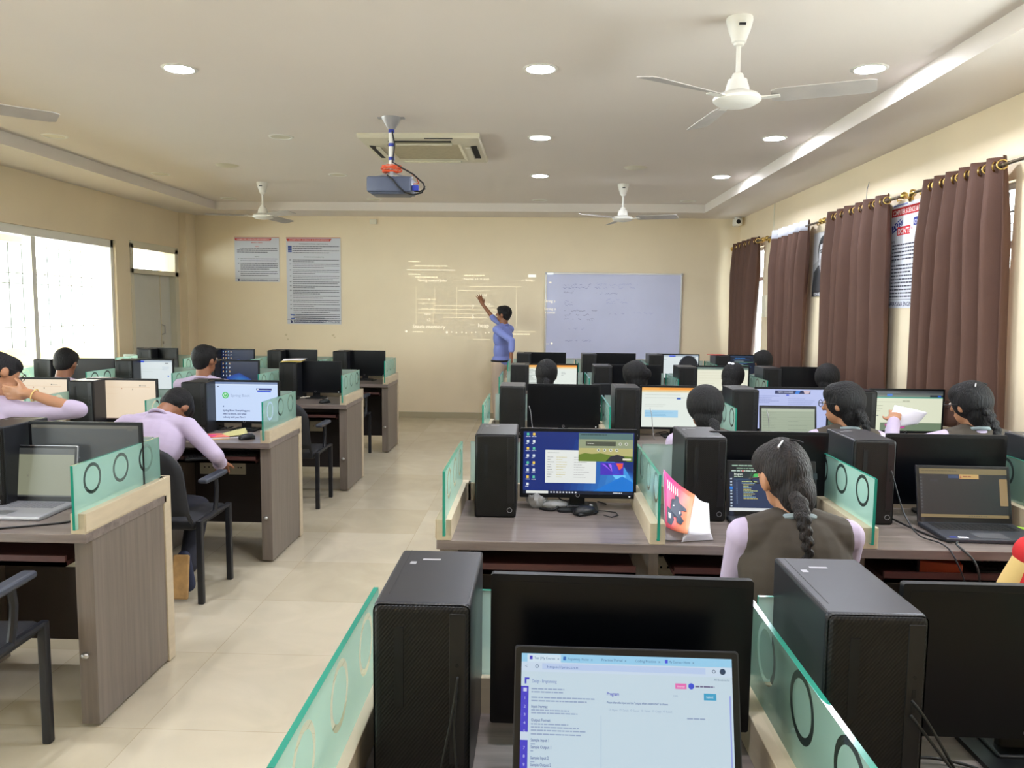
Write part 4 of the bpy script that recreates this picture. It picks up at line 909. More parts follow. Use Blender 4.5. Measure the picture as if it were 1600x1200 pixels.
# measured left edges of the screens where they differ from the regular spacing
MX = {('R',1,1): .955, ('R',1,2): 1.675, ('R',0,0): .16, ('R',3,0): .12, ('R',3,1): .875, ('R',4,0): .075, ('R',4,1): .875, ('R',4,2): 1.60, ('R',4,3): 2.40, ('L',2,2): -3.60, ('L',3,2): -3.52, ('L',3,3): -4.42, ('L',1,0): -1.97, ('L',1,1): -2.80, ('L',2,0): -2.04, ('L',2,1): -2.80, ('L',3,0): -2.0, ('L',3,1): -2.79, ('R',3,3): 2.43}
TX = {('R',1,1): .668, ('R',0,1): .568, ('R',0,0): -.191, ('R',1,0): -.165, ('R',1,2): 1.325}
first = {'m': True, 't': True}; OFFME = None
for side in 'RL':
    for r in range(len(RY if side == 'R' else LY)):
        for s in range(4):
            if side == 'R' and r == 0 and s > 1: continue
            if side == 'L' and r == 0 and s > 1: continue
            L_, y0 = station(side, r, s); where = '%s of the %s' % (sname[side][s], rown[side][r]); key = (side, r, s)
            mx_ = MX.get(key, L_+.24+.2425); c = CONT.get(key)
            m = dup(MON, (mx_, y0+.49, DW), 0, 'monitor %s, %s' % (DESC.get(c, 'with black screen'), where))
            m.rotation_euler = (0, 0, {('R',0,0): -.02, ('R',3,0): .03}.get(key, 0))
            if c:
                p = Pic(459, 262, (0,0,0)); SCRN[c](p); p.make('screen', M_scr, m, (0, -.0202, .0665))
            else: obj('screen', MB().box((-.2295, -.0206, .0665), (.2295, -.0201, .3285)), M_off, m)
            dup(TOW, (TX.get(key, L_+.145), y0+.475+(.0 if key != ('L',2,0) else 0), DW), 0, 'black computer tower %s' % where)
for s_ in (MON, TOW):
    for o in [s_]+[c for c in s_.children]+[g for c in s_.children for g in c.children]: bpy.data.objects.remove(o)

# laptops
make_laptop(.385, .246, True, 107, screen='exam', label='dark laptop with a pale browser page, in the foreground on the nearest right row', loc=(.158, .94+.30, DW), rz=-.012)
make_laptop(.36, .225, True, 102, screen='codelap', label='dark laptop showing dark blue code in front of the student with a long braid', loc=(.945, 2.74+.36, DW))
make_laptop(.36, .225, True, 103, screen='night', label='dark grey laptop with a black and tan screen on the second right row', loc=(1.685, 2.74+.32, DW), rz=-.02)
make_laptop(.40, .235, False, 98, screen='olive', label='silver laptop with an olive grey screen on the nearest left row', loc=(-2.115, 2.72+.40, DW))
make_laptop(.36, .225, True, 98, screen='sheet', label='laptop with a pale green spreadsheet left of the student in glasses', loc=(1.60, 4.68+.30, DW))
tl = make_laptop(.26, .18, True, 100, label='small closed-looking black laptop back on the fourth right row beside the second tower', loc=(.60, 6.62+.20, DW))
tl['label'] = 'small black laptop with dark screen on the fourth right row beside a tower'
# mice
MOU['label'] = 'black computer mouse on the second right row in front of the blue desktop screen'; MOU.location = (.20, 2.74+.40, DW); MOU.rotation_euler = (0,0,-1.0)
dup(MOU, (-1.83, 4.66+.14, DW), -.9, 'black computer mouse beside the notebooks on the second left row', skip=('cable',))
dup(MOU, (-1.86, 6.58+.12, DW), -.6, 'black computer mouse on the third left row', skip=('cable',))
# plastic bag
rg = random.Random(8); t = MB(); t.ell((0,0,.036), (.044,.05,.038), n=28, m=18)
t.v = [tuple(V(v)*(1+.16*math.sin(9*v[0]*20+v[2]*70)*math.sin(v[1]*90))) for v in t.v]; t.v = [(v[0], v[1], max(v[2], .001)) for v in t.v]
t.ell((.075,-.01,.018), (.06,.035,.018), n=20, m=10)
tag(obj('plastic_bag', t, M_bag, loc=(.0, 2.74+.50, DW), smooth=True), 'crumpled clear plastic bag between tower and blue screen on the second right row', 'plastic bag')
# cables: one thing each
def cable(label, pts, r=.003, m=M_rubber, name='cable'):
    P = [V(p) for p in pts]; out = []
    for i in range(len(P)-1):
        p0, p1, p2, p3 = P[max(i-1,0)], P[i], P[i+1], P[min(i+2,len(P)-1)]
        for k in range(6):
            t_ = k/6; out.append(.5*((2*p1)+(p2-p0)*t_+(2*p0-5*p1+4*p2-p3)*t_*t_+(3*p1-p0-3*p2+p3)*t_**3))
    out.append(P[-1]); c = P[0]
    return tag(obj(name, MB().tube([tuple(q-c) for q in out], r, 7), m, loc=tuple(c), smooth=True, sharp=False), label, 'cable')
z = DW+.004
cable('black monitor cable curling behind the stand of the blue-screen monitor', [(.03,3.36,z),(.07,3.33,z+.05),(.10,3.30,z+.02),(.14,3.34,z),(.24,3.36,z),(.30,3.30,z)])
cable('thick black plug lead lying left of the stand of the blue-screen monitor', [(.015,3.20,z),(.07,3.17,z+.004),(.10,3.22,z+.01),(.16,3.38,z)], .005)
R1Z = DW+.004
cable('black cable hanging from the front ports of the nearest left tower', [(-.128,1.25,.985),(-.135,1.235,.93),(-.15,1.215,.85),(-.165,1.20,.775)], .0022)
cable('second black cable hanging down the front of the nearest left tower', [(-.130,1.25,.965),(-.132,1.235,.90),(-.125,1.215,.83),(-.12,1.205,.775)], .0022)
cable('black cable from the front port of the second nearest tower', [(.622,1.25,.965),(.64,1.235,.94),(.68,1.22,.87),(.72,1.23,.80),(.75,1.20,R1Z)], .0026)
cable('second black cable plugged into the second nearest tower', [(.622,1.25,.94),(.64,1.235,.915),(.69,1.21,.85),(.73,1.22,.80),(.73,1.12,R1Z)], .0026)
cable('looped black cable coiled under the nearest right-hand monitor', [(.655,1.36,R1Z),(.72,1.40,R1Z+.01),(.82,1.38,R1Z),(.80,1.30,R1Z),(.70,1.28,R1Z+.004),(.66,1.30,R1Z)], .0028)
cable('thick black power lead below the nearest right-hand monitor', [(.665,1.23,R1Z+.01),(.70,1.24,R1Z+.012),(.74,1.27,R1Z+.02),(.80,1.36,R1Z),(.86,1.30,R1Z)], .004)
cable('long grey cable hanging from a tower port over the second right desk edge', [(1.385,3.05,.985),(1.40,3.04,.93),(1.42,3.0,.83),(1.43,2.9,z+.006),(1.46,2.78,z+.006),(1.475,2.72,.74),(1.53,2.70,.60),(1.57,2.71,.52)], .0028, M_case)
cable('black charger cable with a loop left of the dark grey laptop', [(1.44,3.20,z),(1.43,3.06,z+.01),(1.47,2.95,z),(1.50,2.85,z),(1.52,2.80,z+.01),(1.50,2.76,z+.01),(1.54,2.70,.72),(1.56,2.69,.55)], .004)
cable('black charger cable by the silver laptop on the nearest left row', [(-1.78,2.95,z),(-1.80,2.86,z),(-1.95,2.78,z),(-2.03,2.74,z),(-2.06,2.705,.762),(-2.07,2.70,.72)], .004)
for k, (x, y) in enumerate(((1.60-.02, 4.68+.2), (.42, 4.68+.3))): pass
# phone-grey wires between the far towers and screens
for k, (x, y, w_) in enumerate(((-.055, 4.68+.36, 'first tower of the third right row'), (.72, 4.68+.36, 'second tower of the third right row'), (1.46, 4.68+.36, 'third tower of the third right row'))):
    cable('thin pale cable hanging from the %s' % w_, [(x,y-.05,.98),(x+.012,y-.055,.93),(x+.02,y-.05,.86),(x+.03,y-.04,.79),(x+.04,y-.02,z)], .0022, M_silver)
for k, (x, w_) in enumerate(((.04, 'first'), (.80, 'second'))):
    cable('tangled black leads under the %s monitor of the third right row' % w_, [(x,5.26,z),(x+.06,5.22,z+.02),(x+.10,5.27,z),(x+.16,5.21,z+.015),(x+.05,5.18,z),(x+.02,5.24,z+.01)], .003)
cable('tangled black leads behind the round-logo screen on the second left row', [(-2.24,5.20,z),(-2.18,5.16,z+.03),(-2.12,5.22,z),(-2.06,5.16,z+.02),(-2.14,5.12,z),(-2.2,5.18,z+.01)], .003)
cable('white leads left of the dark monitor on the third left row', [(-2.26,7.06,z),(-2.2,7.02,z+.02),(-2.14,7.08,z),(-2.08,7.0,z+.015),(-2.2,6.98,z)], .004, M_ivory)
cable('black leads below the last monitor of the farthest left row', [(-2.1,8.86,z),(-2.04,8.82,z+.02),(-1.94,8.88,z),(-1.84,8.8,z+.01),(-1.9,8.78,z)], .004)

# magazine leaning on the divider of the second right row
def sheet(name, pts, m, parent, bulge, nx=8, ny=8, th=.0015, mb_only=False):
    A, B_, C_, D_ = [V(p) for p in pts]; n = (B_-A).cross(D_-A).normalized(); vs = []
    for j in range(ny+1):
        for i in range(nx+1):
            u, v = i/nx, j/ny; p = A*(1-u)*(1-v)+B_*u*(1-v)+C_*u*v+D_*(1-u)*v + n*bulge*math.sin(PI*u)*(1-.3*v); vs.append(tuple(p))
    b = MB(); b.add(vs, [(j*(nx+1)+i, j*(nx+1)+i+1, (j+1)*(nx+1)+i+1, (j+1)*(nx+1)+i) for j in range(ny) for i in range(nx)])
    if mb_only: return b
    o = obj(name, b, m, parent, smooth=True, sharp=False); s_ = o.modifiers.new('t', 'SOLIDIFY'); s_.thickness = th; return o
def cover_mat():
    m, nt, b = nodemat('pink_magazine_cover'); L = nt.links.new
    tc = nt.nodes.new('ShaderNodeTexCoord'); mp = nt.nodes.new('ShaderNodeMapping'); mp.inputs['Location'].default_value = (.75, 0, .70); mp.inputs['Scale'].default_value = (5.5, 0, -3.6); L(tc.outputs['Object'], mp.inputs[0]); sp_ = nt.nodes.new('ShaderNodeSeparateXYZ'); L(mp.outputs[0], sp_.inputs[0]); g = nt.nodes.new('ShaderNodeMath'); g.operation = 'ADD'; L(sp_.outputs[0], g.inputs[0]); L(sp_.outputs[2], g.inputs[1]); mulm = nt.nodes.new('ShaderNodeMath'); mulm.operation = 'MULTIPLY'; mulm.inputs[1].default_value = .5; L(g.outputs[0], mulm.inputs[0]); g = mulm
    r = nt.nodes.new('ShaderNodeValToRGB'); cs = ((.30,(206,70,140)),(.46,(232,92,110)),(.6,(240,140,100)),(.75,(244,190,150)))
    while len(r.color_ramp.elements) < 4: r.color_ramp.elements.new(.5)
    for e, (p_, c) in zip(r.color_ramp.elements, cs): e.position = p_; e.color = lin(c)+(1,)
    L(g.outputs[0], r.inputs[0]); L(r.outputs[0], b.inputs['Base Color']); b.inputs['Roughness'].default_value = .35; return m
t = thing('magazine', 'pink magazine with curling white pages leaning on the second right row', 'magazine', (.54, 2.84, DW))
o0 = V((.54, 2.84, DW))
def q(*p): return tuple(V(p)-o0)
A_, B2, C2, D2 = q(.480,2.93,1.0), q(.600,2.92,.905), q(.545,2.76,.800), q(.468,2.78,.822)
cov = sheet('cover', [A_, B2, C2, D2], cover_mat(), t, .012)
art = Pic(100, 100, (0,0,0), False)
def onc(u, v, off=.0035):
    A, B_, C_, D_ = V(A_), V(B2), V(C2), V(D2); n = (B_-A).cross(D_-A).normalized()
    return A*(1-u)*(1-v)+B_*u*(1-v)+C_*u*v+D_*(1-u)*v + n*(.012*math.sin(PI*u)*(1-.3*v)) - n*off*(1 if n.y > 0 else -1)
def decal(name, polys, m):
    b = MB()
    for P in polys: b.add([tuple(onc(u, v)) for u, v in P], [tuple(range(len(P)))])
    return obj(name, b, m, cov)
decal('cover_art', [[(.3,.42),(.45,.36),(.62,.40),(.80,.44),(.84,.50),(.66,.54),(.70,.62),(.6,.72),(.4,.74),(.25,.66)], [(.1,.62),(.3,.64),(.42,.8),(.3,.93),(.1,.92)], [(.5,.7),(.66,.66),(.78,.74),(.7,.84),(.52,.82)], [(.42,.30),(.54,.28),(.58,.38),(.46,.42)]], mat('slate_print', (52,62,84), .4))
decal('cover_art_light', [[(.34,.52),(.5,.48),(.52,.54),(.36,.58)], [(.15,.72),(.26,.72),(.28,.8),(.17,.82)], [(.56,.58),(.64,.56),(.64,.62),(.58,.64)]], M_paper)
decal('title', [[(.12+.07*i,.16),(.15+.07*i,.12),(.17+.07*i,.26),(.14+.07*i,.30)] for i in range(6)], M_paper)
for k in range(6):
    f = k/5
    sheet('page', [q(.600,2.921+.002*k,.905-.002*k), q(.655-.02*f,2.93+.01*k,.872-.03*f), q(.635+.012*f,2.80,.79-.021*f), q(.545-.02*f,2.765,.799-.031*f)], M_paper, t, .010+.004*k, th=.0012)
sheet('back_page', [q(.480,2.936,.99), q(.600,2.93,.90), q(.56,2.80,.768), q(.470,2.79,.768)], M_paper, t, .008)
# notebooks on second left row, yellow files on a tower, green pen, boxes
t = thing('notebook', 'orange and pink notebook lying on the second left row by the mouse', 'notebook', (-2.06, 4.66+.17, DW), .35)
obj('pages', MB().rbox((-.10,-.07,.002),(.10,.07,.014),.002), M_paper, t); obj('cover', MB().box((-.102,-.072,.014),(.102,.072,.016)), mat('orange_pink_print', (232,110,80), .4, noise=.5, nscale=14), t); obj('back_cover', MB().box((-.102,-.072,0),(.102,.072,.002)), mat('yellow_card', (230,190,70), .5), t)
obj('cover_patch', MB().box((-.06,-.05,.016),(.02,.03,.0165)), mat('magenta_print', (220,60,130), .4), t)
t = thing('notebook', 'thin pale notebook with an upturned corner next to the orange notebook', 'notebook', (-1.955, 4.66+.22, DW), .5)
sheet('cover', [(-.09,-.06,.008),(.09,-.06,.02),(.09,.06,.045),(-.09,.06,.008)], mat('khaki_card', (200,190,120), .5), t, .004); obj('pages', MB().rbox((-.09,-.06,0),(.085,.06,.007),.001), M_paper, t)
t = thing('file_folder', 'yellow paper folder lying on top of a tower on the third left row', 'folder', (-2.235, 6.58+.43, DW+.3385), .15)
for k in range(3): sheet('paper_sheet', [(-.09+.01*k,-.12,.001+.006*k),(.09,-.12+.01*k,.001+.007*k),(.09+.01*k,.12,.004+.008*k),(-.10,.12,.002+.006*k)], mat('yellow_folder', (236,212,120), .6) if k < 2 else M_paper, t, .004)
t = thing('pen', 'green highlighter pen beside the dark grey laptop on the second right row', 'pen', (1.905, 3.0, DW+.008), .9)
obj('barrel', MB().cyl((0,-.06,0),(0,.05,0),.007,.006), mat('lime_plastic', (170,220,50), .4), t, smooth=True); obj('cap', MB().cyl((0,.05,0),(0,.075,0),.0075,.004), mat('green_cap', (120,190,40), .4), t, smooth=True)
t = thing('notebook', 'small green and white notebook right of the dark grey laptop', 'notebook', (1.985, 3.12, DW), -.3)
obj('pages', MB().rbox((-.07,-.05,0),(.07,.05,.012),.002), M_paper, t); obj('cover', MB().box((-.071,-.051,.012),(.071,.051,.0135)), mat('green_card', (150,200,176), .5), t)
# keyboard and box on the keyboard tray of the second right row
def keyboard(loc, rz, label):
    t = thing('keyboard', label, 'keyboard', loc, rz, 'keyboards on the sliding trays')
    obj('base', MB().rbox((-.21,-.07,0),(.21,.07,.018),.006), M_black, t); k = MB()
    for r in range(5):
        for c in range(20): k.rbox((-.20+c*.02, -.058+r*.023, .017), (-.20+c*.02+.0165, -.058+r*.023+.019, .0235), .002, seg=1)
    obj('keys', k, mat('key_black', (30,30,33), .35) if 'key_black' not in bpy.data.materials else bpy.data.materials['key_black'], t); return t
keyboard((1.83, 2.74+.15, .650), 0, 'black keyboard on the tray under the dark grey laptop')
keyboard((-2.0, 4.66+.13, .650), .5, 'black keyboard on the tray by the knees of the leaning student')
t = thing('document_box', 'orange-brown box file on the tray left of the black keyboard', 'box', (1.50, 2.74+.16, .650), -.3)
obj('body', MB().rbox((-.07,-.10,0),(.07,.10,.05),.004), mat('orange_leather', (158,74,38), .5, noise=.1), t); obj('spine', MB().rbox((-.078,-.10,0),(-.068,.10,.052),.003), M_black, t); 
for k in range(2): obj('ring', MB().tube([(-.074,-.04+.08*k,.01),(-.09,-.04+.08*k,.03),(-.074,-.04+.08*k,.055)], .003, 6), M_black, t, smooth=True)
t = tag(obj('red_folder', MB().rbox((-.09,-.06,0),(.09,.06,.006),.002), mat('red_card', (200,60,60), .5), loc=(2.02, 8.5+.42, DW+.3385), rot=(0,0,.3)), 'thin red folder on top of a tower in the farthest right row', 'folder')
t['label'] = 'thin red folder lying on a tower in the farthest right row'

# ------------------------------------------------------------------ chairs
def make_chair(label, loc, rz=0, mesh_back=False):
    t = thing('office_chair', label, 'chair', loc, rz, 'black metal-legged chairs'); w = .235
    obj('seat', MB().rbox((-w+.025,-.20,.40), (w-.025,.22,.455), .022), M_cush, t, smooth=True)
    bk = MB(); N = 10; vs = []
    for i in range(N+1):
        for j in range(N+1):
            u = -1+2*i/N; v = j/N; hw = (.20 if v < .6 else .20*math.sqrt(max(0, 1-((v-.6)/.42)**2)))
            vs.append((u*hw, -.24-.10*v+.03*(1-u*u)*-1, .50+.38*v))
    bk.add(vs, [(i*(N+1)+j, (i+1)*(N+1)+j, (i+1)*(N+1)+j+1, i*(N+1)+j+1) for i in range(N) for j in range(N)])
    b = obj('backrest', bk, M_cush, t, smooth=True, sharp=False); s_ = b.modifiers.new('t', 'SOLIDIFY'); s_.thickness = .03; s_.offset = 0
    for sx in (-1, 1):
        x = sx*w
        obj('leg', MB().rbox((x-.016,.172,0),(x+.016,.204,.46), .006), M_tube, t); obj('leg', MB().rbox((x-.016,-.216,0),(x+.016,-.184,.46), .006), M_tube, t)
        obj('side_rail', MB().tube([(x,-.20,.45),(x,0,.455),(x,.188,.45)], .014, 8), M_tube, t, smooth=True)
        obj('arm_support', MB().tube([(x,.0,.45),(x,.02,.52),(x,.03,.58),(x,.02,.645)], .014, 8).tube([(x,-.06,.645),(x,.10,.645)], .012, 8), M_tube, t, smooth=True)
        obj('arm_pad', MB().rbox((x-.028,-.15,.645),(x+.028,.13,.672), .012), M_arm, t)
        obj('back_support', MB().tube([(x*.8,-.19,.44),(x*.8,-.235,.50),(x*.75,-.30,.72)], .011, 8), M_tube, t, smooth=True)
    return t
M_cush = mat('black_chair_fabric', (30,30,34), .7, bump=.1, bscale=200); M_tube = mat('black_powder_tube', (26,27,32), .4); M_arm = mat('dark_grey_arm_pad', (58,62,72), .45)
make_chair('black armchair partly in view at the left edge by the nearest left row', (-2.0, 2.46, 0), .05)
make_chair('black chair of the student bending over the second left row', (-2.03, 4.21, 0))
make_chair('empty black armchair pushed under the third left row', (-1.97, 6.22, 0))
make_chair('empty black armchair under the farthest left row', (-2.02, 8.42, 0) if False else (-2.08, 8.25, 0))
hb = make_chair('black chair with tall rounded headrest before the white screen, farthest right row', (1.475, 8.05, 0))
r_ = MB(); N = 12; P = [(0,0,0)]
for i in range(13): a = PI*i/12; P.append((.095*math.cos(a), 0, .13*math.sin(a)))
r_.add([(p_[0], -.02, p_[2]) for p_ in P[1:]]+[(p_[0], .02, p_[2]) for p_ in P[1:]], [tuple(range(13)), tuple(range(13,26))[::-1]]+[(i,13+i,14+i,i+1) for i in range(12)]+[(12,25,13,0)])
o = obj('headrest', r_, M_cush, hb, (0,-.33,1.03)); obj('headrest_piping', MB().tube([(p_[0], -.02, p_[2]) for p_ in P[1:]], .006, 6), M_arm, o, smooth=True)
obj('headrest_post', MB().box((-.02,-.345,.84),(.02,-.325,1.05)), M_tube, hb)

# ------------------------------------------------------------------ people
def fuse(name, mb, m, parent, vox, it=4, fac=.5, smooth_corr=None):
    me = mb.mesh('tmp', [m]); o = bpy.data.objects.new('tmp', me); COL.objects.link(o)
    r = o.modifiers.new('r', 'REMESH'); r.mode = 'VOXEL'; r.voxel_size = vox; r.use_smooth_shade = True
    s_ = o.modifiers.new('s', 'SMOOTH'); s_.factor = fac; s_.iterations = it
    bpy.context.view_layer.update()
    res = bpy.data.meshes.new_from_object(o.evaluated_get(bpy.context.evaluated_depsgraph_get()))
    bpy.data.objects.remove(o); bpy.data.meshes.remove(me)
    res.materials.clear(); res.materials.append(m)
    res.polygons.foreach_set('use_smooth', [True]*len(res.polygons)); res.polygons.foreach_set('material_index', [0]*len(res.polygons))
    n = bpy.data.objects.new(name, res); COL.objects.link(n); n.parent = parent; return n
def ik(S, T, l1, l2, hint):
    S, T, hint = V(S), V(T), V(hint); d = T-S; L_ = d.length
    if L_ > (l1+l2)*.985: T = S+d*((l1+l2)*.985/L_); d = T-S; L_ = d.length
    a = (l1*l1-l2*l2+L_*L_)/(2*L_); h = math.sqrt(max(l1*l1-a*a, 0)); dn_ = d.normalized(); hh = hint-dn_*hint.dot(dn_); hh.normalize()
    return S+dn_*a+hh*h, T
def hand(mb, wr, d, n, side, curl=.4, sc=1.0, spread=.1, fr=.0082):
    """palm and five fingers; d finger direction, n palm normal, side +1 thumb on +lateral"""
    d = V(d).normalized(); n = V(n); n = (n-d*n.dot(d)).normalized(); l = d.cross(n); wr = V(wr)
    R_ = Matrix((l, d, n)).transposed()
    mb.ell(wr+d*.045*sc, (.038*sc, .05*sc, .014*sc), R_, 14, 10); mb.cap(wr-d*.01, wr+d*.03*sc, .022*sc, .024*sc)
    for i, (o_, L_) in enumerate(((-.028,.060),(-.009,.072),(.010,.076),(.028,.066))):
        o_ *= side; k = (i-1.5)*side*spread; b0 = wr+(d*.082+l*o_)*sc; d1 = (d*math.cos(curl*.5)+n*math.sin(curl*.5)+l*k).normalized(); b1 = b0+d1*L_*.5*sc
        d2 = (d*math.cos(curl*1.3)+n*math.sin(curl*1.3)+l*k).normalized(); b2 = b1+d2*L_*.5*sc
        mb.cap(b0-d*.015, b1, fr*1.1*sc, fr*sc, 10); mb.cap(b1, b2, fr*sc, fr*.85*sc, 10)
    t0 = wr+(d*.02+l*side*.026)*sc; t1 = t0+(d*.6+l*side*.7+n*.25).normalized()*.038*sc; t2 = t1+(d*.9+l*side*.35+n*.3).normalized()*.03*sc
    mb.cap(t0, t1, .0125*sc, .010*sc, 10); mb.cap(t1, t2, .010*sc, .0082*sc, 10)
def person(label, loc, rz=0, female=True, hz=.50, lean=6, side=0, twist=0, hp=15, hy=0, ht=0, sp=None, hands=None, hints=None, vest=True, shirt=M_shirt, skin=M_skin, hair=M_hair, trous=M_trous, vox=.008,
           braid=None, bun=False, legs=None, sleeve=1.0, collar=True, glasses=False, sc=1.0, curl=.5, handd=None, top=None, spread=.1, clips=False, hairw=1.0, shoes=True):
    t = thing('person', label, 'person', loc, rz)
    rad = math.radians; lean, side = rad(lean), rad(side)
    sp = sp or (.415 if female else .46); sw = .158 if female else .178; k = sc
    hip = V((0,0,hz)); u = V((math.sin(side), math.sin(lean)*math.cos(side), math.cos(lean)*math.cos(side))); C = hip+u*sp
    r = V((math.cos(rad(twist)), math.sin(rad(twist)), 0)); r = (r-u*r.dot(u)).normalized(); f = u.cross(r)
    Q = Matrix((r, f, u)).transposed()
    hp_, hy_, ht_ = rad(hp), rad(hy), rad(ht)
    HR = (Matrix.Rotation(hy_, 3, 'Z') @ Matrix.Rotation(-hp_, 3, 'X') @ Matrix.Rotation(ht_, 3, 'Y'))
    N_ = C+u*.045; nk = (u*.6+(HR @ V((0,0,1)))*.4).normalized(); HC = N_+nk*(.040 if female else .052)+HR @ V((0,.015,.095))
    SL, SR = C-r*sw-u*.012, C+r*sw-u*.012
    la, lf = (.265, .235) if female else (.29, .255)
    if hands is None: hands = ((-.16,.36,.16+hz+.03),(.16,.36,.16+hz+.03))
    hints = hints or ((-.3,-.3,-1),(.3,-.3,-1))
    arms = []
    for S, T, h in ((SL, hands[0], hints[0]), (SR, hands[1], hints[1])):
        E_, W_ = ik(S, T, la, lf, h); arms.append((S, E_, W_))
    b = MB()   # ---- body, one continuous surface
    b.ell(HC+HR @ V((0,.002,.012)), (.072,.092,.100), HR, 20, 14); b.ell(HC+HR @ V((0,.030,-.055)), (.052,.058,.055), HR, 16, 12)
    b.cap(HC+HR @ V((0,.088,.005)), HC+HR @ V((0,.104,-.022)), .009, .014); b.cap(HC+HR @ V((-.018,.080,-.056)), HC+HR @ V((.018,.080,-.056)), .010, .010)
    for s_ in (-1,1): b.ell(HC+HR @ V((s_*.077,-.002,-.008)), (.010,.020,.031), HR, 12, 8)
    b.cap(N_-u*.02, HC+HR @ V((0,-.012,-.055)), .052 if female else .058, .047 if female else .054)
    b.ell(hip+u*sp*.78, (.125,.075,.13), Q); b.ell(hip+u*sp*.40, (.105,.075,.15), Q); b.ell(hip+u*.02, (.135,.095,.10), Q); b.cap(SL, SR, .045, .045)
    for i, (S, E_, W_) in enumerate(arms):
        b.cap(S, E_, .042, .034); b.cap(E_, W_, .034, .023); d = (V(handd[i]) if handd and handd[i] else (W_-E_)).normalized()
        nn = V((0,0,-1)) if abs(d.z) < .8 else V((0,1,0)); hs = .95 if female else 1.05
        if handd and handd[i]: nn = V((.3,1,.2))
        hand(b, W_, d, nn, (1 if i == 0 else -1), curl if isinstance(curl, (int,float)) else curl[i], hs, spread, max(.0082, vox*1.0))
    if legs is None: legs = [(( -.10,.42,hz-.03),(-.11,.40,.09)), ((.10,.42,hz-.03),(.11,.40,.09))]
    for s_, (K_, A2) in zip((-1,1), legs):
        hj = hip+r*s_*.085; b.cap(hj, K_, .075, .050); b.cap(K_, A2, .048, .034); 
    fuse('body', b, skin, t, vox, 3)
    # ---- face
    for s_ in (-1,1):
        e = obj('eye', MB().ell((0,0,0), (.012,.006,.007), HR, 12, 8), M_eye, t, tuple(HC+HR @ V((s_*.030,.086,.010))), smooth=True); obj('iris', MB().ell(HR @ V((0,.0045,0)), (.0055,.003,.0055), HR, 10, 6), M_iris, e, smooth=True)
    obj('mouth', MB().ell((0,0,0), (.022,.006,.006), HR, 12, 6), M_lip, t, tuple(HC+HR @ V((0,.086,-.055))), smooth=True)
    # ---- trousers, shoes
    b = MB(); b.ell(hip+u*.02, (.165 if female else .16,.125,.12), Q, 20, 12)
    for s_, (K_, A2) in zip((-1,1), legs):
        hj = hip+r*s_*.085; b.cap(hj, K_, .092, .066); b.cap(K_, A2, .064, .052)
    fuse('trousers', b, trous, t, max(vox, .012), 3)
    if shoes:
        for (K_, A2) in legs:
            A3 = V(A2); s_ = MB().cap(A3+V((0,-.03,-.045)), A3+V((0,.13,-.055)), .034, .030, flat=.9)
            if isinstance(shoes, str): pass
            fuse('shoe', s_, M_shoe, t, .01, 2)
    # ---- shirt
    fat = 1.0
    b = MB(); b.ell(hip+u*sp*.74, (sw+.012,.112,.165), Q, 22, 14); b.ell(hip+u*sp*.38, (.138 if female else .158,.108,.17), Q, 22, 14); b.ell(hip+u*.03, (.160 if female else .165,.128,.12), Q, 20, 12)
    b.ell(C+u*.012, (.085,.072,.055), Q, 18, 10); b.cap(SL, SR, .058, .058); b.cap(C+u*.035-r*.03, SL+u*.005, .045, .045); b.cap(C+u*.035+r*.03, SR+u*.005, .045, .045)
    sl = sleeve if isinstance(sleeve, (tuple, list)) else (sleeve, sleeve)
    for (S, E_, W_), q_ in zip(arms, sl):
        b.cap(S, E_, .056, .043)
        if q_ > 0:
            W2 = E_+(W_-E_)*q_; b.cap(E_, W2, .043, .034 if q_ > .6 else .041)
    fuse('shirt', b, shirt, t, vox if vox < .01 else vox, 4)
    if collar:
        m = MB(); n_ = 20; P = []
        for i in range(n_): a = 2*PI*i/n_; P.append(N_+r*.060*math.cos(a)+f*.062*math.sin(a)-u*(.006+.02*math.sin(a)))
        m.tube([tuple(p_) for p_ in P], .010, 8, closed=True); obj('collar', m, (M_teal if female and vest else shirt), t, smooth=True)
    if vest:
        b = MB(); b.ell(hip+u*sp*.72, (sw+.022,.128,.19), Q, 22, 14); b.ell(hip+u*sp*.36, (.155,.124,.19), Q, 22, 14); b.ell(hip+u*.03, (.172,.138,.12), Q, 20, 12)
        b.cap(C-r*(sw-.035)-u*.015, C+r*(sw-.035)-u*.015, .071, .071); b.cap(C+u*.020-r*.045, C-r*(sw-.045)-u*.008, .060, .066); b.cap(C+u*.020+r*.045, C+r*(sw-.045)-u*.008, .060, .066)
        fuse('vest', b, M_vest, t, vox, 4)
    # ---- hair
    b = MB(); hw = hairw
    if female:
        b.ell(HC+HR @ V((0,-.016,.018)), (.089*hw,.104*hw,.106), HR, 22, 16); b.ell(HC+HR @ V((0,-.046,-.050)), (.070*hw,.060,.085), HR, 20, 12); b.ell(HC+HR @ V((0,.02,.055)), (.080,.080,.062), HR)
    else:
        b.ell(HC+HR @ V((0,-.014,.026)), (.084*hw,.101,.096), HR, 22, 16); b.ell(HC+HR @ V((0,.025,.062)), (.074,.078,.052), HR); b.ell(HC+HR @ V((0,-.045,-.015)), (.070,.055,.07), HR)
    if bun: b.ell(HC+HR @ V((.045,-.10,.0)), (.040,.035,.045), HR)
    ho = fuse('hair', b, hair, t, max(.006, vox*.8), 3)
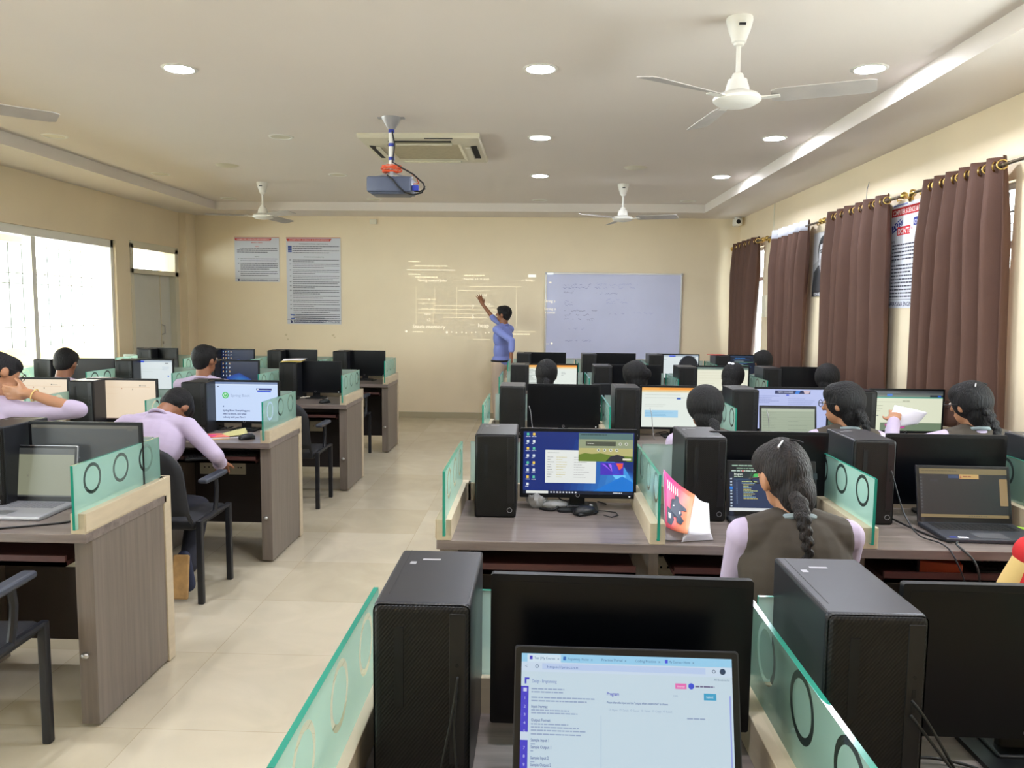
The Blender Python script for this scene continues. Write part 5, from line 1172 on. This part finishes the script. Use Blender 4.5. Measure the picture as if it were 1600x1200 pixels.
    if braid:
        P = [V(p_) for p_ in braid]; m = MB(); n_ = 15
        for i in range(n_):
            s_ = i/(n_-1)*(len(P)-1); j = min(int(s_), len(P)-2); p_ = P[j].lerp(P[j+1], s_-j); w_ = .024*(1-.45*i/n_); d = (P[j+1]-P[j]).normalized(); sx = 1 if i % 2 else -1
            rr = d.to_track_quat('Z', 'Y').to_matrix() @ Matrix.Rotation(sx*.6, 3, 'Y'); m.ell(p_+V((sx*w_*.36,0,0)), (w_*.85, w_*.8, w_*1.0), rr, 12, 8)
        fuse('braid', m, hair, t, .0045, 1)
        e = P[-1]; obj('hair_tie', MB().ell(e+V((0,0,-.012)), (.014,.014,.012)), M_black, t, smooth=True)
        obj('braid_tail', MB().cap(e+V((0,0,-.015)), e+V((.004,-.002,-.085)), .012, .004), hair, t, smooth=True)
    if clips:
        for s_ in (-1,1): obj('hair_clip', MB().tube([tuple(HC+HR @ V((s_*.012,-.060,.108))), tuple(HC+HR @ V((s_*.03,-.072,.100))), tuple(HC+HR @ V((s_*.045,-.078,.090)))], .0035, 6), M_steel if s_ < 0 else M_black, t, smooth=True)
    if glasses:
        m = MB()
        for s_ in (-1,1):
            m.tube([tuple(HC+HR @ V((s_*.032+.024*math.cos(a*PI/8),.106,.008+.018*math.sin(a*PI/8)))) for a in range(16)], .002, 6, closed=True)
            m.tube([tuple(HC+HR @ V((s_*.056,.106,.012))), tuple(HC+HR @ V((s_*.084,.07,.012))), tuple(HC+HR @ V((s_*.090,.0,.010)))], .002, 6)
        m.tube([tuple(HC+HR @ V((-.008,.106,.012))), tuple(HC+HR @ V((.008,.106,.012)))], .002, 6); obj('glasses', m, M_black, t, smooth=True)
    return t, HC, arms
CH = []
def seat(label, loc):   # chair carrying a seated person
    make_chair(label, (loc[0], loc[1]+.0, 0))
def lastchair(x, y, lab): make_chair(lab, (x, y, 0))

# right-hand block
person('seated student with long dark braid and olive vest in front of the code laptop', (.82, 2.39, 0), hz=.495, lean=7, hp=17, hy=15, ht=-8, vox=.006, vest=True, skin=M_skin2, hair=M_hair2, braid=[(-.03,-.050,1.04),(-.028,-.095,.99),(-.018,-.115,.92),(-.01,-.108,.83)], clips=True, glasses=True,
       hands=((-.03,.35,.79),(.09,.35,.79)), hints=((-.45,-.2,-1),(.45,-.2,-1)), hairw=.86)
lastchair(.82, 2.39, 'black chair of the student with the long braid in front of the code laptop')
person('seated student with curly tied hair facing the orange-bar screen in the third right row', (.90, 4.08, 0), lean=8, hp=12, hy=10, vox=.008, hairw=1.10, braid=[(.01,-.06,1.03),(.015,-.10,.98),(.02,-.11,.90)], shirt=M_shirt, vest=True)
lastchair(.90, 4.08, 'black chair in front of the orange-bar screen of the third right row')
person('seated student in glasses and olive vest looking left at the pale blue screen', (1.635, 4.12, 0), lean=2, hp=6, hy=48, vox=.008, skin=M_skin2, glasses=True, braid=[(.03,-.06,1.09),(.05,-.09,1.04),(.06,-.10,.97),(.07,-.10,.92)], sp=.44)
lastchair(1.635, 4.12, 'black chair of the student in glasses in the third right row')
person('seated student in olive vest with a thick braid, holding papers beside the brown curtain', (2.265, 4.03, 0), lean=4, hp=10, hy=25, ht=-6, vox=.008, skin=M_skin2, braid=[(.0,-.06,1.11),(.02,-.11,1.03),(.03,-.12,.96),(.03,-.12,.90)], hands=((-.30,.30,1.0),(.17,.36,.79)), hints=((-1,-.3,-.6),(1,-.5,-.8)), sp=.46, glasses=True, clips=True)
lastchair(2.265, 4.03, 'black chair of the student holding papers beside the curtain')
t = thing('paper_sheet', 'white sheet of paper held up by the student beside the curtain', 'paper', (2.10, 4.36, .93)); sheet('page', [(-.16,.02,.02),(.0,-.02,.06),(.03,-.06,.13),(-.10,.05,.155)], M_paper, t, .01)
person('seated student with plaited hair facing the first screen of the fourth right row', (.055, 6.05, 0), lean=6, hp=6, hy=-6, ht=4, vox=.011, bun=False, braid=[(.01,-.06,1.06),(.015,-.09,1.0),(.02,-.1,.94)], vest=True)
lastchair(.055, 6.05, 'black chair at the first lit screen of the fourth right row')
person('seated student with a side bun facing the dark monitor of the fourth right row', (.78, 6.05, 0), lean=8, hp=14, hy=30, vox=.011, bun=True, hairw=1.06)
lastchair(.78, 6.05, 'black chair at the dark second monitor of the fourth right row')
person('seated student with a white hair bow facing the cream screen of the fourth right row', (1.50, 6.05, 0), lean=9, hp=18, hy=-20, ht=8, vox=.011, skin=M_skin2)
tag(obj('hair_bow', MB().ell((-.012,0,0),(.014,.006,.009)).ell((.012,0,-.004),(.014,.006,.009)), M_paper, bpy.data.objects[[o.name for o in bpy.data.objects if o.name.startswith('person')][-1]], (-.01,.02,1.20)))
lastchair(1.50, 6.05, 'black chair at the cream screen of the fourth right row')
person('seated student with dark tied hair at the curtain end of the fourth right row', (2.24, 6.0, 0), lean=9, hp=14, hy=-5, vox=.011, hairw=1.05)
lastchair(2.24, 6.0, 'black chair at the curtain end of the fourth right row')
person('seated student with smooth hair by the dark code screen, farthest right row', (2.29, 7.92, 0), lean=6, hp=8, hy=20, vox=.012)
lastchair(2.29, 7.92, 'black chair by the dark code screen of the farthest right row')
# red clothed shoulder at the right edge
person('seated person in a red and gold shawl at the right edge of the photo', (1.63, 2.26, 0), lean=5, sp=.41, hz=.50, vox=.009, shirt=M_red, vest=False, collar=False, hands=((.05,.30,.72),(.14,.30,.72)))
P_ = [o for o in bpy.data.objects if o.name.startswith('person')][-1]
b = MB(); b.cap((-.155,.03,.90),(-.200,.06,.78),.050,.045); fuse('shawl', b, M_yel, [o for o in bpy.data.objects if o.get('label','').startswith('seated person in a red')][0], .009, 3)
b = MB(); b.cap((-.128,-.005,.92),(-.150,.02,.76),.062,.070); b.cap((-.118,.0,.925),(.02,.0,.94),.064,.06); fuse('shawl_drape', b, M_red, [o for o in bpy.data.objects if o.get('label','').startswith('seated person in a red')][0], .009, 3)
lastchair(1.63, 2.26, 'black chair of the person in the red shawl')

# left-hand block
def world_person_child(): pass
t, HC, arms = person('student in a lilac shirt bending far forward over the second left row', (-2.21, 4.12, 0), female=False, hz=.50, lean=33, side=2, hp=78, hy=-14, ht=0, vest=False, vox=.007, sp=.50, hair=M_hair, skin=M_skin,
       hands=((-.26,.46,.74),(.34,.36,.675)), hints=((-1,-.4,-.5),(.45,-.8,.1)), sleeve=(.95,.95), curl=.7, legs=[((-.10,.42,.48),(-.11,.42,.09)), ((.22,.32,.42),(.29,.02,.17))], shoes=False)
obj('wrist_cuff', MB().cap(V(arms[1][2])-V((0,.015,0)), V(arms[1][2])+V((0,.01,.0)), .038, .036), M_shirt, t, smooth=True)
b = MB(); b.cap((.29,-.035,.235),(.29,.0,.065),.036,.044,flat=.8); sh = fuse('shoe', b, M_shoe, t, .008, 2)
obj('sole', MB().rbox((-.045,-.010,-.12),(.045,.008,.12),.0095), M_sole, sh, (.29,-.078,.135), rot=(-.14,0,0))
b = MB(); b.cap((-.11,.39,.045),(-.11,.56,.035),.038,.034); fuse('shoe', b, M_shoe, t, .01, 2)
lanyard = MB(); 
t2, HC2, arms2 = person('student in lilac shirt with one hand raised behind the head, left edge', (-2.77, 3.88, 0), female=False, hz=.56, lean=-5, hp=22, ht=-22, hy=-38, vest=False, vox=.007, sp=.505, skin=M_skin2, glasses=True,
       hands=((-.17,.34,.79),(.225,-.09,1.155)), hints=((-1,-.5,-.8),(1,-.12,.12)), sleeve=(.5,.16), handd=(None,(-1,.1,.0)), curl=(.5,.35), spread=.05)
E_, W_ = arms2[1][1], arms2[1][2]; d = (W_-E_).normalized(); c_ = W_-d*.03
qd = d.to_track_quat('Z','Y'); obj('wristband', MB().tube([tuple(c_+qd @ V((.031*math.cos(a*PI/8), .031*math.sin(a*PI/8), 0))) for a in range(16)], .003, 6, closed=True), M_yel, t2, smooth=True)
lastchair(-2.74, 3.88, 'black chair of the student with the raised arm')
person('student with short hair facing the blue icon screen of the third left row', (-2.615, 5.95, 0), female=False, lean=3, hp=4, hy=-25, vest=False, vox=.010, sp=.49)
lastchair(-2.615, 5.95, 'black chair in front of the blue icon screen of the third left row')
person('student with short hair in front of the bright window on the third left row', (-3.77, 5.95, 0), female=False, lean=9, hp=20, vest=False, vox=.011)
lastchair(-3.77, 5.95, 'black chair in front of the window on the third left row')
person('student with dark hair at the left edge before the window', (-4.32, 5.80, 0), female=False, lean=5, hp=10, hy=20, vest=False, vox=.011, sp=.47)
lastchair(-4.32, 5.80, 'black chair at the left edge before the window')
# teacher (faces the wall to the left, right arm raised towards the projected slide)
rzT = math.radians(62); LT = V((-.50, 10.62, 0)); iR = Matrix.Rotation(-rzT, 3, 'Z')
def wl(x, y, z): return tuple(iR @ (V((x, y, z))-LT))
tt, HCt, armsT = person('standing person in a blue shirt and beige trousers pointing up at the wall', tuple(LT), rzT, female=False, hz=.86, sp=.475, lean=-3, hp=-6, hy=10, vest=False, shirt=M_blue, trous=M_beige, vox=.008,
       hands=(wl(-.36,10.28,.93), wl(-.80,10.93,1.67)), hints=(tuple(iR @ V((1,-.6,.0))), tuple(iR @ V((0,0,-1)))), sleeve=(.5,.12), curl=(.5,.12), spread=.22, handd=(None, tuple(iR @ V((-.45,.05,1)))),
       legs=[((-.095,.03,.47),(-.10,.0,.09)), ((.095,.0,.47),(.10,-.03,.09))], hairw=1.04)
obj('belt', MB().tube([(.162*math.cos(a*PI/12), .126*math.sin(a*PI/12), .895) for a in range(24)], .014, 8, closed=True), M_black, tt, smooth=True)
